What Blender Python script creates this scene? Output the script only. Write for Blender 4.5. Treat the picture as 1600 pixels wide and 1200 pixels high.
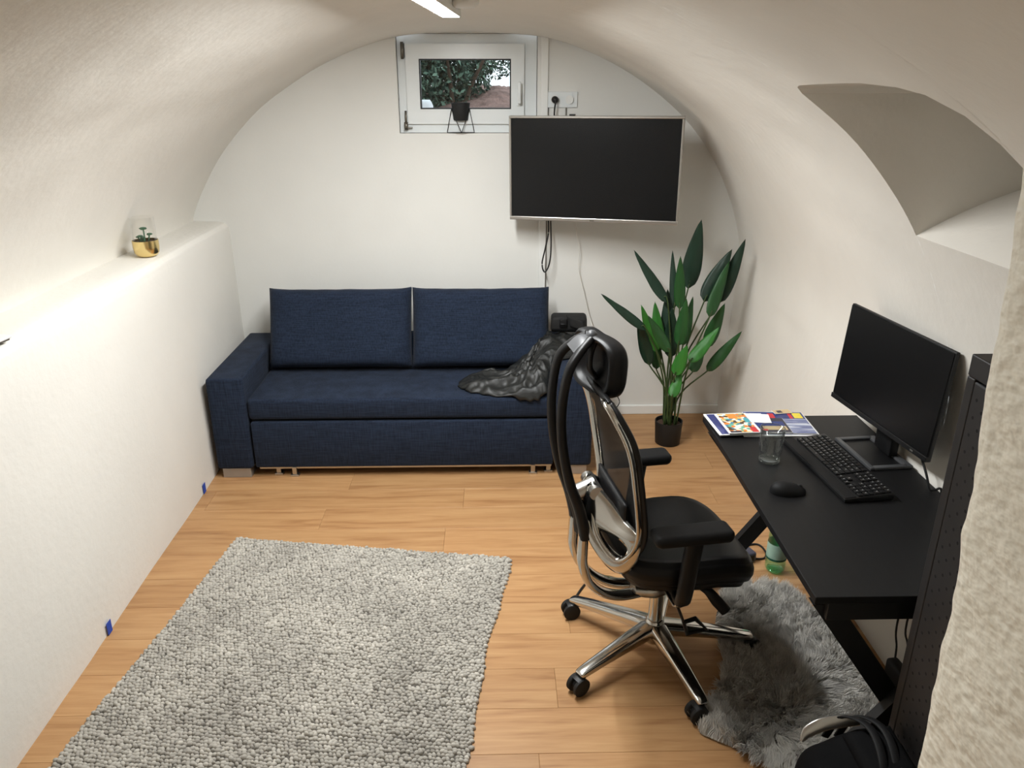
import bpy, bmesh, math, random
import numpy as np
from mathutils import Vector, noise

for o in list(bpy.data.objects): bpy.data.objects.remove(o)
random.seed(7); RNG = np.random.default_rng(7)
SC = bpy.context.scene; COL = SC.collection
PI = math.pi

# ------------------------------------------------------------------ camera
H, F = 2.0, 1220.0
PITCH, YAW = math.radians(21.35), math.radians(1.31)
cd = bpy.data.cameras.new('camera'); cam = bpy.data.objects.new('camera', cd); COL.objects.link(cam)
cam.location = (0, 0, H); cam.rotation_euler = (PI/2-PITCH, 0, -YAW)
cd.sensor_fit = 'HORIZONTAL'; cd.sensor_width = 36; cd.lens = F/1600*36
cd.clip_start = 0.02
SC.camera = cam
# ------------------------------------------------------------------ world, exposure
w = bpy.data.worlds.new('overcast_sky'); SC.world = w; w.use_nodes = True
w.node_tree.nodes['Background'].inputs[0].default_value = (0.86, 0.93, 1.0, 1)
w.node_tree.nodes['Background'].inputs[1].default_value = 2.0
vs = SC.view_settings
vs.view_transform = 'Standard'; vs.look = 'None'; vs.gamma = 1; vs.use_curve_mapping = False
vs.exposure = 0.0
LAMP_STRENGTH = 228.0

# pixel -> direction -> point on a known plane
FW = Vector((math.sin(YAW)*math.cos(PITCH), math.cos(YAW)*math.cos(PITCH), -math.sin(PITCH)))
RT = Vector((math.cos(YAW), -math.sin(YAW), 0)); UP = RT.cross(FW); CP = Vector((0, 0, H))
def ray(x, y): return FW+RT*((x-800)/F)+UP*((600-y)/F)
def onZ(x, y, z): d = ray(x, y); return CP+d*((z-H)/d.z)
def onY(x, y, Y): d = ray(x, y); return CP+d*(Y/d.y)
def onX(x, y, X): d = ray(x, y); return CP+d*(X/d.x)

# ------------------------------------------------------------------ materials
def lin(c):
    f = lambda v: v/12.92 if v <= .04045 else ((v+.055)/1.055)**2.4
    return (f(c[0]/255), f(c[1]/255), f(c[2]/255), 1)
def mat(name, col, rough=.5, metal=0, var=0, scale=20, stretch=(1, 1, 1), bump=0, bscale=None, bdist=.01, detail=4, objvar=0, spec=.5, coat=0, sheen=0, trans=0, ior=1.45):
    m = bpy.data.materials.new(name); m.use_nodes = True
    nt = m.node_tree; N = nt.nodes; L = nt.links; b = N['Principled BSDF']
    c = lin(col)
    b.inputs['Base Color'].default_value = c
    b.inputs['Roughness'].default_value = rough; b.inputs['Metallic'].default_value = metal
    b.inputs['Specular IOR Level'].default_value = spec; b.inputs['IOR'].default_value = ior
    b.inputs['Coat Weight'].default_value = coat; b.inputs['Sheen Weight'].default_value = sheen
    b.inputs['Transmission Weight'].default_value = trans
    tc = N.new('ShaderNodeTexCoord'); mp = N.new('ShaderNodeMapping'); L.new(tc.outputs['Object'], mp.inputs[0])
    mp.inputs['Scale'].default_value = stretch
    colout = None
    if var:
        n = N.new('ShaderNodeTexNoise'); n.inputs['Scale'].default_value = scale; n.inputs['Detail'].default_value = detail
        L.new(mp.outputs[0], n.inputs[0])
        r = N.new('ShaderNodeMapRange'); L.new(n.outputs[0], r.inputs[0])
        r.inputs[1].default_value = .3; r.inputs[2].default_value = .7
        r.inputs[3].default_value = 1-var; r.inputs[4].default_value = 1+var
        x = N.new('ShaderNodeVectorMath'); x.operation = 'SCALE'; x.inputs[0].default_value = c[:3]; L.new(r.outputs[0], x.inputs['Scale'])
        colout = x.outputs[0]
    if objvar:
        oi = N.new('ShaderNodeObjectInfo'); r = N.new('ShaderNodeMapRange'); L.new(oi.outputs['Random'], r.inputs[0])
        r.inputs[3].default_value = 1-objvar; r.inputs[4].default_value = 1+objvar
        x = N.new('ShaderNodeVectorMath'); x.operation = 'SCALE'; L.new(r.outputs[0], x.inputs['Scale'])
        if colout: L.new(colout, x.inputs[0])
        else: x.inputs[0].default_value = c[:3]
        colout = x.outputs[0]
    if colout: L.new(colout, b.inputs['Base Color'])
    if bump:
        n2 = N.new('ShaderNodeTexNoise'); n2.inputs['Scale'].default_value = bscale or scale; n2.inputs['Detail'].default_value = detail
        L.new(mp.outputs[0], n2.inputs[0])
        bp = N.new('ShaderNodeBump'); bp.inputs['Strength'].default_value = bump; bp.inputs['Distance'].default_value = bdist
        L.new(n2.outputs[0], bp.inputs['Height']); L.new(bp.outputs[0], b.inputs['Normal'])
    return m
M = {}
M['plaster'] = mat('plaster', (226, 223, 216), .85, var=.02, scale=3, bump=.35, bscale=30, bdist=.006, detail=6, spec=.2)
M['plaster_vault'] = mat('plaster_vault', (226, 222, 214), .85, var=.03, scale=2.5, bump=.28, bscale=22, bdist=.008, detail=6, spec=.2)
M['plaster_back'] = mat('plaster_back', (222, 221, 216), .9, var=.015, scale=4, bump=.15, bscale=60, bdist=.003, spec=.15)
M['white'] = mat('white_paint', (228, 228, 224), .45, var=.015, scale=5)
M['upvc'] = mat('window_white', (222, 226, 226), .3, var=.012, scale=6)
M['metalgrey'] = mat('hinge_metal', (120, 116, 108), .4, .9, var=.1, scale=60)
M['black'] = mat('black_plastic', (19, 19, 20), .45, spec=.35, var=.1, scale=40)
M['blacksoft'] = mat('black_soft', (19, 19, 20), .6, spec=.25, var=.12, scale=40, bump=.2, bscale=200, bdist=.001)
M['leather'] = mat('black_leather', (17, 17, 18), .42, spec=.3, var=.1, scale=50, bump=.15, bscale=260, bdist=.0008)
M['rubber'] = mat('rubber', (20, 20, 20), .7, var=.1, scale=60)
M['chrome'] = mat('polished_aluminium', (205, 203, 198), .13, 1, var=.03, scale=8)
M['alu'] = mat('brushed_aluminium', (190, 188, 184), .3, 1, var=.04, scale=40)
M['silver'] = mat('silver_plastic', (176, 172, 166), .28, .85, var=.03, scale=20)
M['foot'] = mat('foot_metal', (168, 164, 158), .45, .6, var=.03, scale=20)
M['screen'] = mat('tv_glass', (18, 19, 20), .25, var=.05, scale=3, spec=.35)
M['monscreen'] = mat('monitor_panel', (10, 10, 11), .35, var=.05, scale=5, spec=.35)
M['greybracket'] = mat('grey_plastic', (70, 71, 73), .45, var=.05, scale=30)
M['desk'] = mat('desk_black', (23, 23, 24), .45, var=.12, scale=9, stretch=(8, 1, 1), bump=.08, bscale=120, bdist=.001, spec=.22)
M['deskframe'] = mat('desk_frame_black', (14, 14, 15), .5, var=.08, scale=30)
M['rack'] = mat('rack_black_metal', (34, 32, 32), .5, var=.06, scale=30)
M['hole'] = mat('hole_dark', (5, 5, 5), .9, var=.1, scale=50)
M['gold'] = mat('gold', (236, 212, 150), .22, 1, var=.03, scale=10)
M['succulent'] = mat('succulent_green', (74, 108, 84), .6, var=.15, scale=80)
M['soil'] = mat('soil', (74, 54, 40), .95, var=.3, scale=60, bump=.5, bscale=90, bdist=.01)
M['pot'] = mat('black_pot', (22, 23, 24), .6, var=.08, scale=40)
M['stem'] = mat('stem_green', (56, 74, 38), .5, var=.15, scale=40)
for k, c in {'leafdark': (22, 48, 34), 'leafmid': (32, 76, 34), 'leaflight': (48, 112, 40)}.items():
    M[k] = mat(k, c, .5, var=.18, scale=6, stretch=(6, 6, 1), bump=.15, bscale=60, bdist=.002)
M['tape'] = mat('blue_tape', (34, 74, 176), .6, var=.05, scale=60)
M['cable'] = mat('black_cable', (16, 16, 17), .5, var=.05, scale=60)
M['greycable'] = mat('grey_cable', (120, 116, 108), .6, var=.05, scale=60)
M['whitecable'] = mat('white_cable', (222, 219, 212), .5, var=.03, scale=60)
M['paper'] = mat('paper', (226, 226, 226), .6, var=.02, scale=30)
M['label'] = mat('bottle_label', (150, 184, 170), .5, var=.1, scale=30)
M['labelband'] = mat('bottle_label_band', (14, 84, 66), .5, var=.1, scale=30)
M['jacket'] = mat('jacket_cloth', (30, 31, 30), .48, var=.2, scale=12, bump=.3, bscale=70, bdist=.004, detail=5)
M['canvas'] = mat('bag_cloth', (12, 12, 13), .8, spec=.1, var=.15, scale=30, bump=.3, bscale=160, bdist=.002)
M['pouch'] = mat('pouch_cloth', (34, 34, 34), .7, spec=.25, var=.15, scale=30, bump=.3, bscale=160, bdist=.002)
M['bark'] = mat('bark', (74, 60, 48), .9, var=.25, scale=30)
M['earth'] = mat('outdoor_earth', (122, 98, 90), .95, var=.4, scale=9, bump=1, bscale=12, bdist=.08)
M['sack'] = mat('white_sack', (236, 242, 246), .6, var=.03, scale=10)
M['yarn'] = mat('rug_wool', (176, 172, 163), .95, var=.3, scale=1.2, detail=8, sheen=.2)
M['rugback'] = mat('rug_backing', (92, 88, 82), .95, var=.1, scale=60)
M['adapter'] = mat('adapter_black', (18, 18, 19), .5, var=.05, scale=40)
M['flesh'] = mat('bluish_plastic', (62, 62, 78), .5, var=.1, scale=40)

def fabric(name, col):
    m = mat(name, col, .9, var=0, sheen=.04, spec=.2)
    nt = m.node_tree; N = nt.nodes; L = nt.links; b = N['Principled BSDF']
    tc = N.new('ShaderNodeTexCoord')
    outs = []
    for st in ((160, 160, 14), (14, 14, 190)):
        mp = N.new('ShaderNodeMapping'); mp.inputs['Scale'].default_value = st; L.new(tc.outputs['Object'], mp.inputs[0])
        n = N.new('ShaderNodeTexNoise'); n.inputs['Scale'].default_value = 1; n.inputs['Detail'].default_value = 2; L.new(mp.outputs[0], n.inputs[0]); outs.append(n.outputs[0])
    a = N.new('ShaderNodeMath'); a.operation = 'ADD'; L.new(outs[0], a.inputs[0]); L.new(outs[1], a.inputs[1])
    r = N.new('ShaderNodeMapRange'); L.new(a.outputs[0], r.inputs[0]); r.inputs[1].default_value = .7; r.inputs[2].default_value = 1.3; r.inputs[3].default_value = .62; r.inputs[4].default_value = 1.4
    x = N.new('ShaderNodeVectorMath'); x.operation = 'SCALE'; x.inputs[0].default_value = lin(col)[:3]; L.new(r.outputs[0], x.inputs['Scale']); L.new(x.outputs[0], b.inputs['Base Color'])
    bp = N.new('ShaderNodeBump'); bp.inputs['Strength'].default_value = .35; bp.inputs['Distance'].default_value = .002; L.new(a.outputs[0], bp.inputs['Height']); L.new(bp.outputs[0], b.inputs['Normal'])
    return m
M['blue'] = fabric('navy_weave', (29, 38, 54))

def woodmat():
    m = mat('oak_laminate', (200, 158, 112), .42, spec=.4)
    nt = m.node_tree; N = nt.nodes; L = nt.links; b = N['Principled BSDF']
    tc = N.new('ShaderNodeTexCoord'); oi = N.new('ShaderNodeObjectInfo')
    off = N.new('ShaderNodeVectorMath'); off.operation = 'MULTIPLY_ADD'; off.inputs[1].default_value = (1, 1, 1)
    cmb = N.new('ShaderNodeCombineXYZ'); ml = N.new('ShaderNodeMath'); ml.operation = 'MULTIPLY'; ml.inputs[1].default_value = 37; L.new(oi.outputs['Random'], ml.inputs[0])
    for i in range(3): L.new(ml.outputs[0], cmb.inputs[i])
    L.new(tc.outputs['Object'], off.inputs[0]); L.new(cmb.outputs[0], off.inputs[2])
    mp = N.new('ShaderNodeMapping'); mp.inputs['Scale'].default_value = (1.3, 15, 15); L.new(off.outputs[0], mp.inputs[0])
    n = N.new('ShaderNodeTexNoise'); n.inputs['Scale'].default_value = 1.6; n.inputs['Detail'].default_value = 6; n.inputs['Distortion'].default_value = .8; L.new(mp.outputs[0], n.inputs[0])
    mp2 = N.new('ShaderNodeMapping'); mp2.inputs['Scale'].default_value = (6, 90, 90); L.new(off.outputs[0], mp2.inputs[0])
    n2 = N.new('ShaderNodeTexNoise'); n2.inputs['Scale'].default_value = 1.5; n2.inputs['Detail'].default_value = 4; L.new(mp2.outputs[0], n2.inputs[0])
    ad = N.new('ShaderNodeMath'); ad.operation = 'MULTIPLY_ADD'; ad.inputs[1].default_value = .35; L.new(n2.outputs[0], ad.inputs[0]); L.new(n.outputs[0], ad.inputs[2])
    cr = N.new('ShaderNodeValToRGB'); L.new(ad.outputs[0], cr.inputs[0])
    e = cr.color_ramp.elements; e[0].position = .42; e[0].color = lin((148, 106, 68)); e[1].position = .86; e[1].color = lin((184, 144, 100))
    k = e.new(.62); k.color = lin((171, 129, 87))
    hv = N.new('ShaderNodeMapRange'); L.new(oi.outputs['Random'], hv.inputs[0]); hv.inputs[3].default_value = .93; hv.inputs[4].default_value = 1.06
    sc = N.new('ShaderNodeVectorMath'); sc.operation = 'SCALE'; L.new(cr.outputs[0], sc.inputs[0]); L.new(hv.outputs[0], sc.inputs['Scale']); L.new(sc.outputs[0], b.inputs['Base Color'])
    bp = N.new('ShaderNodeBump'); bp.inputs['Strength'].default_value = .08; bp.inputs['Distance'].default_value = .002; L.new(ad.outputs[0], bp.inputs['Height']); L.new(bp.outputs[0], b.inputs['Normal'])
    return m
M['wood'] = woodmat()

def jambmat():
    m = mat('rough_jamb_plaster', (226, 221, 206), .6, var=.02, scale=4, spec=.35)
    nt = m.node_tree; N = nt.nodes; L = nt.links; b = N['Principled BSDF']
    tc = N.new('ShaderNodeMapping'); tc0 = N.new('ShaderNodeTexCoord'); L.new(tc0.outputs['Object'], tc.inputs[0]); tc.inputs['Scale'].default_value = (1, .6, 1)
    v = N.new('ShaderNodeTexVoronoi'); v.feature = 'SMOOTH_F1'; v.inputs['Scale'].default_value = 85; L.new(tc.outputs[0], v.inputs['Vector'])
    n = N.new('ShaderNodeTexNoise'); n.inputs['Scale'].default_value = 60; n.inputs['Detail'].default_value = 2; L.new(tc.outputs[0], n.inputs['Vector'])
    ad = N.new('ShaderNodeMath'); ad.operation = 'MULTIPLY_ADD'; ad.inputs[1].default_value = -.8; L.new(v.outputs['Distance'], ad.inputs[0]); L.new(n.outputs[0], ad.inputs[2])
    bp = N.new('ShaderNodeBump'); bp.inputs['Strength'].default_value = .5; bp.inputs['Distance'].default_value = .008; L.new(ad.outputs[0], bp.inputs['Height']); L.new(bp.outputs[0], b.inputs['Normal'])
    return m
M['jamb'] = jambmat()

def attrmat(name, attr, c0, c1, rough=.9, sheen=0):
    m = mat(name, c0, rough, sheen=sheen, spec=.2)
    nt = m.node_tree; N = nt.nodes; L = nt.links; b = N['Principled BSDF']
    a = N.new('ShaderNodeAttribute'); a.attribute_name = attr
    mx = N.new('ShaderNodeMix'); mx.data_type = 'RGBA'; L.new(a.outputs['Fac'], mx.inputs[0])
    mx.inputs[6].default_value = lin(c0); mx.inputs[7].default_value = lin(c1); L.new(mx.outputs[2], b.inputs['Base Color'])
    return m
M['fur'] = attrmat('grey_fleece', 'shade', (150, 147, 142), (222, 218, 210), .8, .2)
M['bush'] = attrmat('garden_leaves', 'shade', (24, 46, 38), (120, 150, 130), .6)
M['yarn'] = attrmat('rug_wool', 'shade', (114, 110, 103), (200, 195, 185), .95, .1)

def clear(name, tint, rough=.0, mixfac=None, ior=1.45, alpha=.9):
    m = bpy.data.materials.new(name); m.use_nodes = True; nt = m.node_tree; N = nt.nodes; L = nt.links
    N.remove(N['Principled BSDF']); out = N['Material Output']
    t = N.new('ShaderNodeBsdfTransparent'); t.inputs[0].default_value = (*tint, 1)
    g = N.new('ShaderNodeBsdfGlossy'); g.inputs['Roughness'].default_value = max(rough, .03); g.inputs[0].default_value = (1, 1, 1, 1)
    lw = N.new('ShaderNodeLayerWeight'); pw = N.new('ShaderNodeMath'); pw.operation = 'POWER'; pw.inputs[1].default_value = 3.2; L.new(lw.outputs['Facing'], pw.inputs[0])
    f0 = ((ior-1)/(ior+1))**2; ma = N.new('ShaderNodeMath'); ma.operation = 'MULTIPLY_ADD'; ma.inputs[1].default_value = .75; ma.inputs[2].default_value = f0; ma.use_clamp = True; L.new(pw.outputs[0], ma.inputs[0])
    mx = N.new('ShaderNodeMixShader'); L.new(ma.outputs[0], mx.inputs[0]); L.new(t.outputs[0], mx.inputs[1]); L.new(g.outputs[0], mx.inputs[2]); L.new(mx.outputs[0], out.inputs[0])
    return m
M['pane'] = clear('window_pane', (.96, .98, .98))
M['glass'] = clear('drinking_glass', (.93, .95, .95), ior=1.5)
M['thinglass'] = clear('planter_glass', (.985, .985, .98), ior=1.2)
M['pet'] = clear('green_pet', (.66, .92, .78), ior=1.5)
def meshmat():
    m = mat('mesh_fabric', (22, 23, 24), .7)
    nt = m.node_tree; N = nt.nodes; L = nt.links; b = N['Principled BSDF']
    t = N.new('ShaderNodeBsdfTransparent'); mx = N.new('ShaderNodeMixShader'); mx.inputs[0].default_value = .9
    L.new(t.outputs[0], mx.inputs[1]); L.new(b.outputs[0], mx.inputs[2]); L.new(mx.outputs[0], N['Material Output'].inputs[0])
    return m
M['mesh'] = meshmat()
def emit(name, col, s):
    m = bpy.data.materials.new(name); m.use_nodes = True; nt = m.node_tree; b = nt.nodes['Principled BSDF']
    b.inputs['Base Color'].default_value = (.8, .8, .8, 1)
    b.inputs['Emission Color'].default_value = (*col, 1); b.inputs['Emission Strength'].default_value = s
    return m
M['led'] = emit('led_diffuser', (.98, 1.0, 1.0), LAMP_STRENGTH)

# ------------------------------------------------------------------ mesh helpers
def obj(name, geo, m, parent=None, smooth=True, loc=None, auto=None):
    v, f = geo
    me = bpy.data.meshes.new(name); me.from_pydata([tuple(p) for p in v], [], [tuple(q) for q in f]); me.update()
    if smooth:
        me.polygons.foreach_set('use_smooth', [True]*len(me.polygons))
        if auto is not None: me.set_sharp_from_angle(angle=math.radians(auto))
    me.materials.append(M[m] if isinstance(m, str) else m)
    o = bpy.data.objects.new(name, me); COL.objects.link(o)
    if parent: o.parent = parent
    if loc is not None: o.location = loc
    return o
def empty(name, loc=(0, 0, 0), rz=0):
    o = bpy.data.objects.new(name, None); COL.objects.link(o); o.location = loc; o.rotation_euler = (0, 0, rz); o.empty_display_size = .1
    return o
def tag(o, label=None, cat=None, group=None, kind=None):
    if label: o['label'] = label
    if cat: o['category'] = cat
    if group: o['group'] = group
    if kind: o['kind'] = kind
    return o
def thing(name, label, cat, loc=(0, 0, 0), rz=0, group=None): return tag(empty(name, loc, rz), label, cat, group)
def struct(o): o['kind'] = 'structure'; return o

def join(*gs):
    V = []; Fc = []
    for v, f in gs:
        n = len(V); V += [tuple(p) for p in v]; Fc += [tuple(i+n for i in q) for q in f]
    return V, Fc
def shift(g, d): d = Vector(d); return [tuple(Vector(p)+d) for p in g[0]], g[1]
def xform(g, fn): return [tuple(fn(Vector(p))) for p in g[0]], g[1]
def rotz(g, a, c=(0, 0, 0)):
    ca, sa = math.cos(a), math.sin(a); c = Vector(c)
    return xform(g, lambda p: Vector((c.x+(p.x-c.x)*ca-(p.y-c.y)*sa, c.y+(p.x-c.x)*sa+(p.y-c.y)*ca, p.z)))
def box(x0, x1, y0, y1, z0, z1, bev=0, seg=2):
    bm = bmesh.new(); bmesh.ops.create_cube(bm, size=1)
    for v in bm.verts: v.co = Vector((x0+(v.co.x+.5)*(x1-x0), y0+(v.co.y+.5)*(y1-y0), z0+(v.co.z+.5)*(z1-z0)))
    if bev: bmesh.ops.bevel(bm, geom=bm.edges[:], offset=bev, segments=seg, affect='EDGES', profile=.5, clamp_overlap=True)
    bm.verts.index_update(); g = [v.co.copy() for v in bm.verts], [[v.index for v in f.verts] for f in bm.faces]; bm.free(); return g
def catmull(P, k=6, closed=False):
    P = [Vector(p) for p in P]; out = []; n = len(P)
    for i in range(n if closed else n-1):
        if closed: a, b, c, d = P[i-1], P[i], P[(i+1) % n], P[(i+2) % n]
        else: a, b, c, d = P[max(i-1, 0)], P[i], P[i+1], P[min(i+2, n-1)]
        for j in range(k):
            t = j/k
            out.append(.5*((2*b)+(c-a)*t+(2*a-5*b+4*c-d)*t*t+(3*b-a-3*c+d)*t**3))
    if not closed: out.append(P[-1])
    return out
def interp(vals, n):
    x = np.linspace(0, len(vals)-1, n); return np.interp(x, range(len(vals)), vals)
def sweep(path, a, b=None, ref=(0, 0, 1), n=10, closed=False, sq=1.0):
    """elliptical tube: half-width a along ref (made perpendicular), b along the other axis; sq<1 squarer"""
    P = [Vector(p) for p in path]; N_ = len(P); ref = Vector(ref)
    A = interp(a if hasattr(a, '__len__') else [a], N_) if hasattr(a, '__len__') else [a]*N_
    if b is None: B = A
    else: B = interp(b, N_) if hasattr(b, '__len__') else [b]*N_
    V = []; Fc = []
    prev = None
    for i, p in enumerate(P):
        if closed: t = P[(i+1) % N_]-P[i-1]
        else: t = P[min(i+1, N_-1)]-P[max(i-1, 0)]
        t.normalize()
        s = ref-t*ref.dot(t)
        if s.length < .05: s = prev if prev else t.orthogonal()
        s = s-t*s.dot(t); s.normalize(); prev = s; q = t.cross(s)
        for k in range(n):
            an = 2*PI*k/n; c, sn = math.cos(an), math.sin(an)
            c = math.copysign(abs(c)**sq, c); sn = math.copysign(abs(sn)**sq, sn)
            V.append(p+s*(A[i]*c)+q*(B[i]*sn))
    for i in range(N_ if closed else N_-1):
        for k in range(n):
            i2 = (i+1) % N_
            Fc.append((i*n+k, i*n+(k+1) % n, i2*n+(k+1) % n, i2*n+k))
    if not closed:
        Fc.append(tuple(range(n-1, -1, -1))); Fc.append(tuple((N_-1)*n+k for k in range(n)))
    return V, Fc
def lathe(prof, n=32, c=(0, 0, 0), close=True):
    V = []; Fc = []; m = len(prof)
    for r, z in prof:
        for k in range(n): V.append((c[0]+r*math.cos(2*PI*k/n), c[1]+r*math.sin(2*PI*k/n), c[2]+z))
    for i in range(m-1):
        for k in range(n): Fc.append((i*n+k, i*n+(k+1) % n, (i+1)*n+(k+1) % n, (i+1)*n+k))
    if close:
        if prof[0][0] > 1e-6: Fc.append(tuple(range(n-1, -1, -1)))
        if prof[-1][0] > 1e-6: Fc.append(tuple((m-1)*n+k for k in range(n)))
    return V, Fc
def cyl(p0, p1, r, n=16, r2=None): return sweep([p0, p1], [r, r2 if r2 else r], n=n, ref=(.3, .9, .1))
def grid(fn, nu, nv):
    V = [fn(i/nu, j/nv) for i in range(nu+1) for j in range(nv+1)]
    Fc = [(i*(nv+1)+j, (i+1)*(nv+1)+j, (i+1)*(nv+1)+j+1, i*(nv+1)+j+1) for i in range(nu) for j in range(nv)]
    return V, Fc
def cushion(sx, sy, t, n=22, p=5, edge=.12, corner=.02):
    """pillow lying in xy, thickness t along z"""
    def f(sgn):
        def g(u, v):
            x, y = 2*u-1, 2*v-1
            e = (max(0, 1-abs(x)**p)*max(0, 1-abs(y)**p))**.5
            pin = 1-corner*(abs(x*y))**2
            bow = 1-.018*(1-abs(y)**2)*0
            return Vector((x*sx*(1-.012*(1-y*y)*abs(x)**8), y*sy*(1-.012*(1-x*x)*abs(y)**8), sgn*(t*edge+t*(1-edge)*e)))
        return g
    a = grid(f(1), n, n); b = grid(f(-1), n, n)
    V, Fc = join(a, (b[0], [q[::-1] for q in b[1]]))
    m = (n+1)**2; rim = [i*(n+1) for i in range(n+1)]+[n*(n+1)+j for j in range(1, n+1)]+[i*(n+1)+n for i in range(n-1, -1, -1)]+[j for j in range(n-1, 0, -1)]
    for i in range(len(rim)):
        a_, b_ = rim[i], rim[(i+1) % len(rim)]; Fc.append((b_, a_, a_+m, b_+m))
    return V, Fc
def plate(poly, z0, z1, bev=0):
    """vertical prism of a plan polygon"""
    n = len(poly); V = [(x, y, z0) for x, y in poly]+[(x, y, z1) for x, y in poly]
    return V, [tuple(range(n-1, -1, -1)), tuple(range(n, 2*n))]+[(i, (i+1) % n, n+(i+1) % n, n+i) for i in range(n)]
def bevmod(o, wd, seg=2, ang=35):
    m = o.modifiers.new('bevel', 'BEVEL'); m.width = wd; m.segments = seg; m.limit_method = 'ANGLE'; m.angle_limit = math.radians(ang); return o
def sub(o, lv=1): m = o.modifiers.new('sub', 'SUBSURF'); m.levels = lv; m.render_levels = lv; return o
def nz(x, y, z=0, s=1): return noise.noise(Vector((x*s, y*s, z*s)))
def fastmesh(name, V, Fq, m, parent=None, shade=None, smooth=True):
    me = bpy.data.meshes.new(name); k = Fq.shape[1]
    me.vertices.add(len(V)); me.vertices.foreach_set('co', np.ascontiguousarray(V, np.float32).ravel())
    me.loops.add(Fq.size); me.loops.foreach_set('vertex_index', Fq.astype(np.int32).ravel())
    me.polygons.add(len(Fq)); me.polygons.foreach_set('loop_start', np.arange(0, Fq.size, k, dtype=np.int32))
    me.polygons.foreach_set('use_smooth', np.full(len(Fq), smooth))
    me.update(calc_edges=True); me.validate()
    if shade is not None:
        at = me.attributes.new('shade', 'FLOAT', 'POINT'); at.data.foreach_set('value', np.ascontiguousarray(shade, np.float32))
    me.materials.append(M[m]); o = bpy.data.objects.new(name, me); COL.objects.link(o)
    if parent: o.parent = parent
    return o

# ------------------------------------------------------------------ the room
BACK = 4.58; FRONT = -.6
PROF = [(-1.735, 1.215), (-1.725, 1.274), (-1.64, 1.435), (-1.506, 1.627), (-1.304, 1.83), (-1.116, 1.961), (-.933, 2.065), (-.72, 2.154), (-.511, 2.211), (-.3, 2.229), (-.1, 2.232), (.1, 2.225), (.311, 2.202), (.555, 2.123), (.807, 1.994), (1.051, 1.811), (1.231, 1.604), (1.37, 1.35), (1.45, 1.1), (1.46, .9)]
PC = catmull([(x, 0, z) for x, z in PROF], 8)
seg = [0]
for a, b in zip(PC, PC[1:]): seg.append(seg[-1]+(b-a).length)
SL = seg[-1]
def prof_s(s): return float(np.interp(s, seg, [p.x for p in PC])), float(np.interp(s, seg, [p.z for p in PC]))
iap = max(range(len(PC)), key=lambda i: PC[i].z)
def s_of_z(z): return float(np.interp(-z, [-p.z for p in PC[iap:]], seg[iap:]))
def vaultp(s, y):
    x, z = prof_s(s); k = min(1, max(0, s/.25))*min(1, max(0, (SL-s)/.25))
    d = .012*k*nz(s*1.5, y*1.1, 3)+.005*k*nz(s*4, y*3.5, 9)
    d *= min(1, (BACK-y)/.4) if y < BACK else 0
    e = min(1, max(0, (BACK-y)/.9)); rise = .046*e*e*(3-2*e)*max(0, 1-((x+.1)/.85)**2)**2
    return Vector((x-d*.5*(1 if x > 0 else -1), y, z-d+rise))
NY0, NY1, NZB = 1.52, 2.29, 1.57
TOPY = [(1.52, 1.74), (1.526, 1.834), (1.535, 1.88), (1.56, 1.93), (1.62, 1.967), (1.7, 1.98), (1.85, 1.987), (2.1, 1.986), (2.24, 1.982), (2.27, 1.977), (2.29, 1.962)]
def ztop(y): return float(np.interp(y, [p[0] for p in TOPY], [p[1] for p in TOPY]))
sb = s_of_z(NZB)
def strip(y0, y1, ny, fa, fb, ns):
    def f(u, v):
        y = y0+(y1-y0)*u; return vaultp(fa(y)+(fb(y)-fa(y))*v, y)
    return grid(f, ny, ns)
yy = [p[0] for p in TOPY]
mid_u = []
parts = [strip(FRONT, NY0, 40, lambda y: 0, lambda y: SL, 110), strip(NY1, BACK, 50, lambda y: 0, lambda y: SL, 110)]
for a, b in zip(yy, yy[1:]):
    k = max(1, int((b-a)/.04))
    parts.append(strip(a, b, k, lambda y: 0, lambda y: s_of_z(ztop(y)), 90))
    parts.append(strip(a, b, k, lambda y: sb, lambda y: SL, 24))
V_, F_ = join(*parts)
struct(obj('ceiling', (V_, [q[::-1] for q in F_]), 'plaster_vault'))
# niche: the opening's outline on the vault, lofted outwards to a bricked-up end
loop = [vaultp(s_of_z(ztop(y)), y) for y in np.interp(np.linspace(0, len(yy)-1, 41), range(len(yy)), yy)]
loop += [vaultp(s_of_z(z), NY1) for z in np.linspace(ztop(NY1), NZB, 16)[1:]]
loop += [vaultp(sb, y) for y in np.linspace(NY1, NY0, 20)[1:]]
loop += [vaultp(s_of_z(z), NY0) for z in np.linspace(NZB, ztop(NY0), 8)[1:-1]]
nl = len(loop); V_ = []; F_ = []
NS = 12
for k in range(NS+1):
    t = k/NS
    for p in loop:
        x = p.x+(1.72-p.x)*t
        lift = max(0, 1-(p.z-NZB)/.4)*.17*(1-(1-min(1, max(0, (x-1.25)/.47)))**1.6)
        V_.append((x, p.y, p.z+lift if k else p.z))
for k in range(NS):
    for i in range(nl): F_.append((k*nl+i, k*nl+(i+1) % nl, (k+1)*nl+(i+1) % nl, (k+1)*nl+i))
F_.append(tuple(NS*nl+i for i in range(nl)))
o = struct(obj('wall_niche', (V_, F_), 'plaster_vault', auto=40))
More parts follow.
